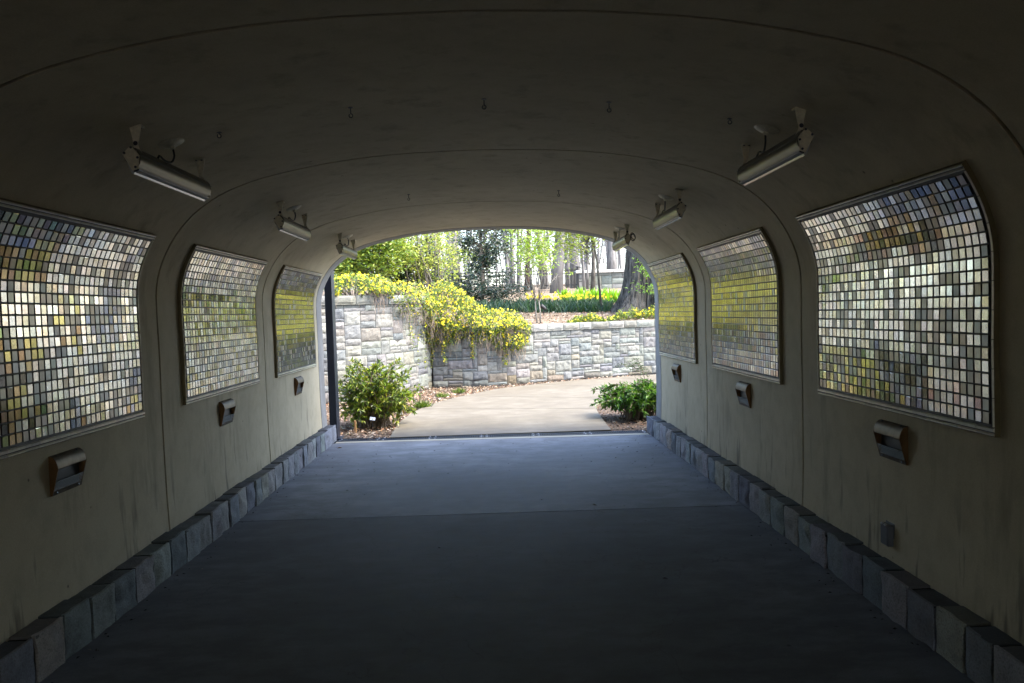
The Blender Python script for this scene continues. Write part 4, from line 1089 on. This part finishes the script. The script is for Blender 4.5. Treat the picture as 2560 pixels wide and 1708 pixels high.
def bg_tree(name, label, p, h, rad, mat, seed, lean=(0, 0), nb=8, bl=.3, leaf=None, group=None, z0=.3, nleaf=0, depth=2, bend=.04):
    r = random.Random(seed); z = terr(p.x, p.y); t = thing(name, label, 'tree', (p.x, p.y, z), group); mb = MB()
    tips = branchy(mb, (p.x, p.y, z), h, rad, r, lean, nb, z0, bl, depth, bend); mb.build('trunk', mat, t, smooth=True)
    if leaf:
        ml = MB(); clump_leaves(ml, tips, nleaf, leaf[3] if len(leaf) > 3 else .14, leaf[0], leaf[1], leaf[2], r); tag(ml.build('crown', M_LEAF, t), kind='stuff')
    return t
TW = 'bare woodland trees behind the iron fence'
lab = [(r2(305, 380, 33), .21, M_BARK3, 'reddish straight trunk just right of the dark holly, before the fence line'), (r2(432, 480, 40), .32, M_BARK2, 'smooth grey trunk right of the reddish one, behind the pale bare sapling'),
       (r2(505, 510, 30), .30, M_BARK2, 'thick grey trunk with rough sides standing among the fence bars'), (r2(592, 480, 46), .30, M_BARK2, 'slim grey trunk left of the stone pier on the far fence'),
       (r2(642, 480, 42), .46, M_BARK2, 'widest far trunk, partly behind yellow green leaves beside the stone pier'), (r2(873, 360, 42), .37, M_BARK2, 'lone blue grey trunk above the stone pier against white sky'),
       (r1(905, 400, 38), .28, M_BARK2, 'grey trunk left of the holly, the slimmer of a close pair'), (r1(955, 400, 40), .46, M_BARK2, 'stout grey trunk touching the left side of the holly crown'),
       (r1(850, 380, 44), .26, M_BARK3, 'brownish trunk rising behind the yellow green shrub left of the grey pair'), (r1(770, 380, 48), .24, M_BARK2, 'pale thin trunk showing through the loose yellow green shrub'),
       (r1(1330, 400, 46), .24, M_BARK2, 'slender grey trunk close behind the right side of the holly')]
for k, (p, rad, m, l) in enumerate(lab): bg_tree('bare_tree', l, p, 15 + (k * 37 % 5), rad * (.46 + .2 * ((k * 7) % 3) / 2), m, 100 + k, (random.Random(k).uniform(-.09, .09), 0), 26, .24, None, TW, .12)
bg_tree('bare_tree', 'crooked dark sapling with a kinked stem against the bright sky left of the lone trunk', r2(745, 355, 30), 6.5, .085, M_BARK, 131, (.02, 0), 12, .32, None, TW, .25, bend=.16)
bg_tree('bare_tree', 'thin leaning branchy tree between the wide far trunk and the lone trunk', r2(705, 355, 36), 8, .09, M_BARK2, 132, (.05, 0), 14, .35, None, TW, .2, bend=.1)
SPR = [(.16, .23, .03), (.21, .27, .045), (.13, .19, .03)]
for k, (p, l) in enumerate(((r1(815, 400, 29), 'thin tree in fresh spring leaf behind the loose shrub, left of the grey trunk pair'), (r1(1300, 420, 31), 'thin tree in fresh spring leaf directly behind the right side of the holly'),
                            (r2(250, 420, 34), 'thin tree in fresh spring leaf left of the reddish trunk'), (r2(690, 400, 33), 'thin tree in fresh spring leaf in front of the left end of the stone pier'))):
    bg_tree('leafy_tree', l, p, 8.5, .06, M_BARK2, 160 + k, (.02 * (-1) ** k, 0), 14, .24, ((.10, .18), .5, SPR, .32), 'thin trees in spring leaf', .08, 55)
# distant wood: one mass of thin stems and twigs
r = random.Random(91); mb = MB()
for k in range(300):
    y = r.uniform(52, 105); x = r.uniform(-.33, .33) * y; z = terr(x, y); h = r.uniform(9, 20); rad = r.uniform(.02, .10); l = r.uniform(-.2, .2)
    q = [Vector((x + l * u * h + r.uniform(-.1, .1), y, z + u * h)) for u in (0, .25, .5, .75, 1)]; mb.tube(q, [rad, rad * .85, rad * .65, rad * .4, rad * .15], 5, (1, 1, 1), False)
    for b in range(12):
        u = r.uniform(.15, .95); p = Vector((x + l * u * h, y, z + u * h)); d = rdir(r, -.1, .6); L = h * r.uniform(.10, .26); m = p + d * L * .5 + rdir(r) * .15; mb.tube([p, m, m + (d + rdir(r) * .5) * L * .5], [rad * .35, rad * .22, .015], 4, (1, 1, 1), False)
        for c in range(3): d2 = (d + rdir(r) * .9).normalized(); mb.tube([m, m + d2 * L * .5], [.03, .01], 3, (1, 1, 1), False)
tag(mb.build('distant_woods', M_PALEBARK), 'far wood of thin bare stems and twigs beyond the fence', 'woods', kind='stuff')

def holly():
    r = random.Random(14); x, y = -.23, 23.0; z = terr(x, y); t = thing('holly_tree', 'dark glossy evergreen holly with a conical crown in the middle of the garden', 'tree', (x, y, z)); mb, ml = MB(), MB()
    mb.tube([(x, y, z - .1), (x + .03, y, z + 1.2), (x - .02, y, z + 2.4), (x, y, z + 4.2)], [.06, .05, .04, .012], 8); cs = []
    for k in range(190):
        u = r.random() ** .9; h = .12 + u * 3.9; a = r.uniform(0, 6.283)
        mx = 1.15 * (1 - u) ** .5 * (.42 if .20 < u < .34 else 1) * (1.0 if u > .2 else 1.0); rr = mx * r.uniform(.35, 1); e = Vector((x + math.cos(a) * rr, y + math.sin(a) * rr * .8, z + h)); cs.append(e); b = Vector((x, y, z + h - .12)); mb.tube([b, b.lerp(e, .5) + Vector((0, 0, .04)), e], [.014, .010, .005], 4, (1, 1, 1), False)
    clump_leaves(ml, cs, 52, .12, (.06, .11), .55, G_DK + [(.09, .13, .09)], r); mb.build('trunk', M_TWIG, t); tag(ml.build('crown', M_LEAFD, t), kind='stuff')
holly()
def shrub_mass(name, label, cs0, rad, ncl, per, size, asp, cols, seed, mat, base, nst=14, spread=.12):
    r = random.Random(seed); t = thing(name, label, 'shrub', (base[0], base[1], base[2])); ms, ml = MB(), MB(); cs = []
    for c in cs0: cs += ellips(c, rad, ncl, r, .3)
    for k in range(nst):
        e = r.choice(cs); b = Vector(base) + Vector((r.uniform(-.3, .3), r.uniform(-.2, .2), -.05)); ms.tube([b, b.lerp(e, .4) + rdir(r) * .08, b.lerp(e, .75) + rdir(r) * .06, e], [.028, .02, .014, .005], 5)
    clump_leaves(ml, cs, per, spread, size, asp, cols, r); ms.build('stems', M_STEM, t, smooth=True); tag(ml.build('leaves', mat, t), kind='stuff'); return t
shrub_mass('laurel_shrub', 'broad bright green shrub above the left wall behind the yellow vine', [(-3.3, 17.2, 2.75), (-2.75, 17.4, 3.05), (-2.25, 17.2, 3.0)], (.62, .45, .62), 74, 34, (.07, .13), .42, G_BR + [(.15, .24, .04), (.10, .17, .04), (.3, .36, .07)], 71, M_LEAF, (-2.8, 17.4, 1.9))
shrub_mass('laurel_shrub', 'dark green broad leaved shrub low between the bright shrub and the loose yellow one', [(-3.5, 18.9, 2.9), (-2.8, 18.8, 3.0), (-2.1, 18.7, 2.75), (-1.6, 18.8, 2.6)], (.6, .4, .75), 60, 32, (.09, .15), .34, G_DK + G_MID, 72, M_LEAFD, (-1.8, 18.7, 1.9))
shrub_mass('loose_shrub', 'loose airy shrub with sparse yellow green leaves and pale stems left of the holly', [(-1.75, 17.9, 3.1), (-1.35, 18.1, 2.95), (-1.1, 18.2, 2.75)], (.5, .4, .75), 60, 16, (.05, .10), .40, [(.36, .42, .08), (.30, .36, .06), (.22, .29, .06), (.42, .44, .14)], 73, M_LEAF, (-1.4, 18.0, 1.85), 22)
shrub_mass('laurel_shrub', 'dark low evergreen shrub spreading at the foot of the holly', [(-.9, 22.6, 2.15), (-.1, 22.4, 2.05), (.6, 22.6, 2.1)], (.6, .4, .30), 30, 30, (.05, .09), .5, G_DK, 74, M_LEAFD, (-.1, 22.7, 1.8))
shrub_mass('laurel_shrub', 'dark evergreen shrub at far left behind the black post', [(-4.3, 17.6, 2.7), (-4.6, 18.2, 3.3)], (.7, .5, .8), 44, 24, (.08, .13), .38, G_MID + G_DK, 75, M_LEAFD, (-4.4, 17.9, 1.9))
# pale multi-stemmed sapling with leaves at the top
r = random.Random(23); x, y = 1.10, 18.1; z = terr(x, y); t = thing('sapling', 'pale multi stemmed sapling rising from the mulch with bright leaves at its top', 'tree', (x, y, z)); mb, ml = MB(), MB(); tips = []
for (bx, fx_, fz, ends_) in ((-.02, -.05, .50, ((-.38, 1.30), (-.20, 1.62), (-.10, 2.15), (-.30, 2.0))), (.05, .03, .52, ((.52, 1.12), (.34, 1.45), (.10, 2.30), (.22, 1.9)))):
    b0 = Vector((x + bx, y, z - .05)); f0 = Vector((x + fx_, y + r.uniform(-.03, .03), z + fz)); mb.tube([b0, b0.lerp(f0, .5) + Vector((bx * .4, 0, 0)), f0], [.020, .016, .013], 7)
    for (ex, ez) in ends_:
        e = Vector((x + ex, y + r.uniform(-.3, .3), z + ez)); q = [f0, f0.lerp(e, .35) + Vector((ex * .04, 0, .04)), f0.lerp(e, .7) + rdir(r) * .04, e]; mb.tube(q, [.011, .008, .006, .003], 6)
        for k in range(8):
            p = q[1].lerp(q[3], r.uniform(.05, .95)); d = rdir(r, .1, .8); L = r.uniform(.15, .5); m = p + d * L * .5 + rdir(r) * .04; f = m + (d + rdir(r) * .4) * L * .5; mb.tube([p, m, f], [.005, .004, .0015], 4, (1, 1, 1), False); tips += [m, f]
tp = [p for p in tips if p.z > z + 1.15] + ellips((x - .15, y, z + 2.1), (.55, .4, .35), 26, r, .2)
clump_leaves(ml, tp, 9, .08, (.06, .11), .36, [(.26, .38, .04), (.20, .31, .03), (.30, .40, .07)], r); mb.build('stems', M_PALESTEM, t, smooth=True); tag(ml.build('crown', M_LEAF, t), kind='stuff')
r = random.Random(24); x, y = 2.35, 20.0; z = terr(x, y); t = thing('sapling', 'slender tree with bright yellow green leaf sprays right of the pale sapling', 'tree', (x, y, z)); mb, ml = MB(), MB()
mb.tube([(x + .55, y + .4, z - .05), (x + .45, y + .3, z + 1.3), (x + .2, y, z + 2.6), (x, y, z + 3.6)], [.035, .03, .02, .008], 7); cs = ellips((x - .25, y, z + 2.05), (.85, .5, .9), 90, r, .2, -.7)
for c in cs: b = Vector((x + .25, y + .1, max(z + 1.0, c.z - .3))); mb.tube([b, b.lerp(c, .5) + Vector((0, 0, .05)), c], [.008, .006, .003], 4, (1, 1, 1), False)
clump_leaves(ml, cs, 16, .09, (.07, .13), .34, [(.30, .38, .04), (.24, .32, .035), (.36, .40, .08)], r); mb.build('stems', M_STEM, t, smooth=True); tag(ml.build('crown', M_LEAF, t), kind='stuff')
r = random.Random(25); x, y = 4.15, 18.75; z = terr(x, y); t = thing('sapling', 'fresh green leafy twigs hanging in front of the big oak trunk', 'tree', (x, y, z)); mb, ml = MB(), MB()
cs = []
for k in range(11):
    e = Vector((x + r.uniform(-.65, .1), y + r.uniform(-.25, .1), z + r.uniform(.45, 1.5))); b = Vector((x + .25, y, z + max(0, e.z - z - .5))); q = [b, b.lerp(e, .5) + Vector((0, 0, .12)), e]; mb.tube(q, [.008, .006, .003], 4, (1, 1, 1), False); cs += [e, q[1].lerp(e, .5)]
mb.tube([(x + .3, y, z - .05), (x + .27, y, z + .9), (x + .2, y, z + 1.9)], [.03, .025, .012], 7)
clump_leaves(ml, cs, 20, .09, (.06, .11), .36, [(.20, .36, .04), (.26, .42, .05), (.14, .28, .04)], r); mb.build('stems', M_STEM, t, smooth=True); tag(ml.build('crown', M_LEAF, t), kind='stuff')

# ------------------------------------------------------------------ iron fence and far pier
YF = 36
t = thing('iron_fence', 'dark iron picket fence crossing the garden behind the holly and daffodils', 'fence', (0, YF, 2.6))
def fx(x): return 2.62 + .0 * x
xs = [-4.6 + 2.15 * k for k in range(5)]
for x in xs:
    mb = MB(); mb.box((x - .05, YF - .05, 2.35), (x + .05, YF + .05, 3.50), bev=.008); mb.lathe([(.06, 0), (.06, .02), (.02, .06)], (x, YF, 3.50), n=8); mb.build('post', M_FENCE, t)
for a, b in zip(xs[:-1], xs[1:]):
    mb = MB()
    for z in (3.36, 3.22, 2.68): mb.box((a + .05, YF - .018, z), (b - .05, YF + .018, z + .04))
    n = 15
    for k in range(1, n): x = lerp(a, b, k / n); mb.box((x - .013, YF - .013, 2.6), (x + .013, YF + .013, 3.45))
    mb.build('picket_panel', M_FENCE, t)
PIER = Path2([(3.98, YF), (5.0, YF), (6.2, YF), (8.2, YF - .2)], 4)
def pier():
    r = random.Random(61); t = thing('stone_wall', 'small pale stone pier wall with flat cap at the end of the iron fence', 'stone wall', (5, YF, 2.3)); mb = MB()
    for (u, w, z, h) in ashlar(4.0, .92, r, .16, .13):
        A = PIER.at(u + .01); B = PIER.at(u + w - .01); U = B - A; wl = U.length; U.normalize(); nn = Vector((U.y, -U.x))
        rough_face(mb, (A.x, A.y, 2.30 + z + .01), (U.x, U.y, 0), (0, 0, 1), (nn.x, nn.y, 0), wl, h - .02, 4, 3, .02, r.uniform(0, 50), vary(r.choice(WCOL), .15, r), .02, depth=.08)
    mb.build('masonry', M_STONE, t); mb = MB(); mb.box((3.98, YF + .02, 2.0), (8.2, YF + .5, 3.22)); mb.build('mortar_core', M_MORTAR, t)
    mb = MB()
    for k in range(5): mb.box((3.92 + k * .86, YF - .10, 3.22), (3.92 + k * .86 + .845, YF + .56, 3.35), (.55, .55, .54), bev=.015)
    mb.build('coping', M_STONE, t)
pier()

rg = random.Random(12); mb = MB()
for k in range(420):
    side = rg.random() < .45
    y = rg.uniform(3.2, 9.2) if side else 9.25 - abs(rg.gauss(0, 1.6)); x = rg.choice([-1, 1]) * (1.86 - abs(rg.gauss(0, .05))) if side else rg.uniform(-1.8, 1.8)
    if y < 2.8: continue
    L = rg.uniform(.006, .022); mb.leaf(Vector((x, y, .002)), rdir(rg, 0, .1), Vector((0, 0, 1)), L, L * .5, rg.choice([(.03, .028, .025), (.05, .04, .03), (.02, .02, .02), (.3, .28, .25)]), .3)
tag(mb.build('floor_grit', M_CHIP), kind='stuff')
# dry leaves on the tunnel floor
r = random.Random(44)
for k, (x, y, l) in enumerate(((-1.72, 9.05, 'pale dry leaf on the tunnel floor by the left curb end'), (-1.25, 6.75, 'tiny dark leaf on the bluish floor near the left curb'), (.78, 5.95, 'pale crumb of leaf on the floor just beyond the floor joint'), (.95, 4.25, 'dark leaf scrap on the shaded floor near the right curb'))):
    mb = MB(); mb.leaf(Vector((x, y, .004)), rdir(r, 0, .1), Vector((0, 0, 1)), .07 if k == 0 else .035, .03 if k == 0 else .016, (.36, .27, .17) if k in (0, 2) else (.05, .04, .03), .2); tag(mb.build('dry_leaf', M_CHIP), l, 'leaf')

# ------------------------------------------------------------------ light, sky, render
EL, AZX, AZY = 52, .80, -.28
sun = bpy.data.lights.new('sun', 'SUN'); sun.energy = .6; sun.angle = math.radians(14); sun.color = (1, .95, .86)
so = bpy.data.objects.new('sun', sun); COL.objects.link(so)
h = math.hypot(AZX, AZY); dv = Vector((AZX / h * math.cos(math.radians(EL)), AZY / h * math.cos(math.radians(EL)), math.sin(math.radians(EL))))
so.rotation_euler = dv.to_track_quat('Z', 'Y').to_euler()
w = bpy.data.worlds.new('World'); SC.world = w; w.use_nodes = True; nt = w.node_tree; bg = nt.nodes['Background']
sky = nt.nodes.new('ShaderNodeTexSky'); sky.sky_type = 'NISHITA'; sky.sun_disc = False; sky.sun_elevation = math.radians(EL); sky.sun_rotation = math.atan2(AZX, AZY); sky.dust_density = 3.0; sky.air_density = 1.0; sky.ozone_density = 1.0
nt.links.new(sky.outputs[0], bg.inputs['Color']); bg.inputs['Strength'].default_value = .15
SC.view_settings.view_transform = 'Standard'; SC.view_settings.look = 'None'; SC.view_settings.gamma = 1; SC.view_settings.exposure = 3.2
SC.render.engine = 'CYCLES'; c = SC.cycles; c.use_denoising = True; c.denoiser = 'OPENIMAGEDENOISE'; c.max_bounces = 10; c.diffuse_bounces = 6; c.glossy_bounces = 4; c.transmission_bounces = 4
c.sample_clamp_indirect = 6; c.caustics_reflective = True; c.caustics_refractive = False
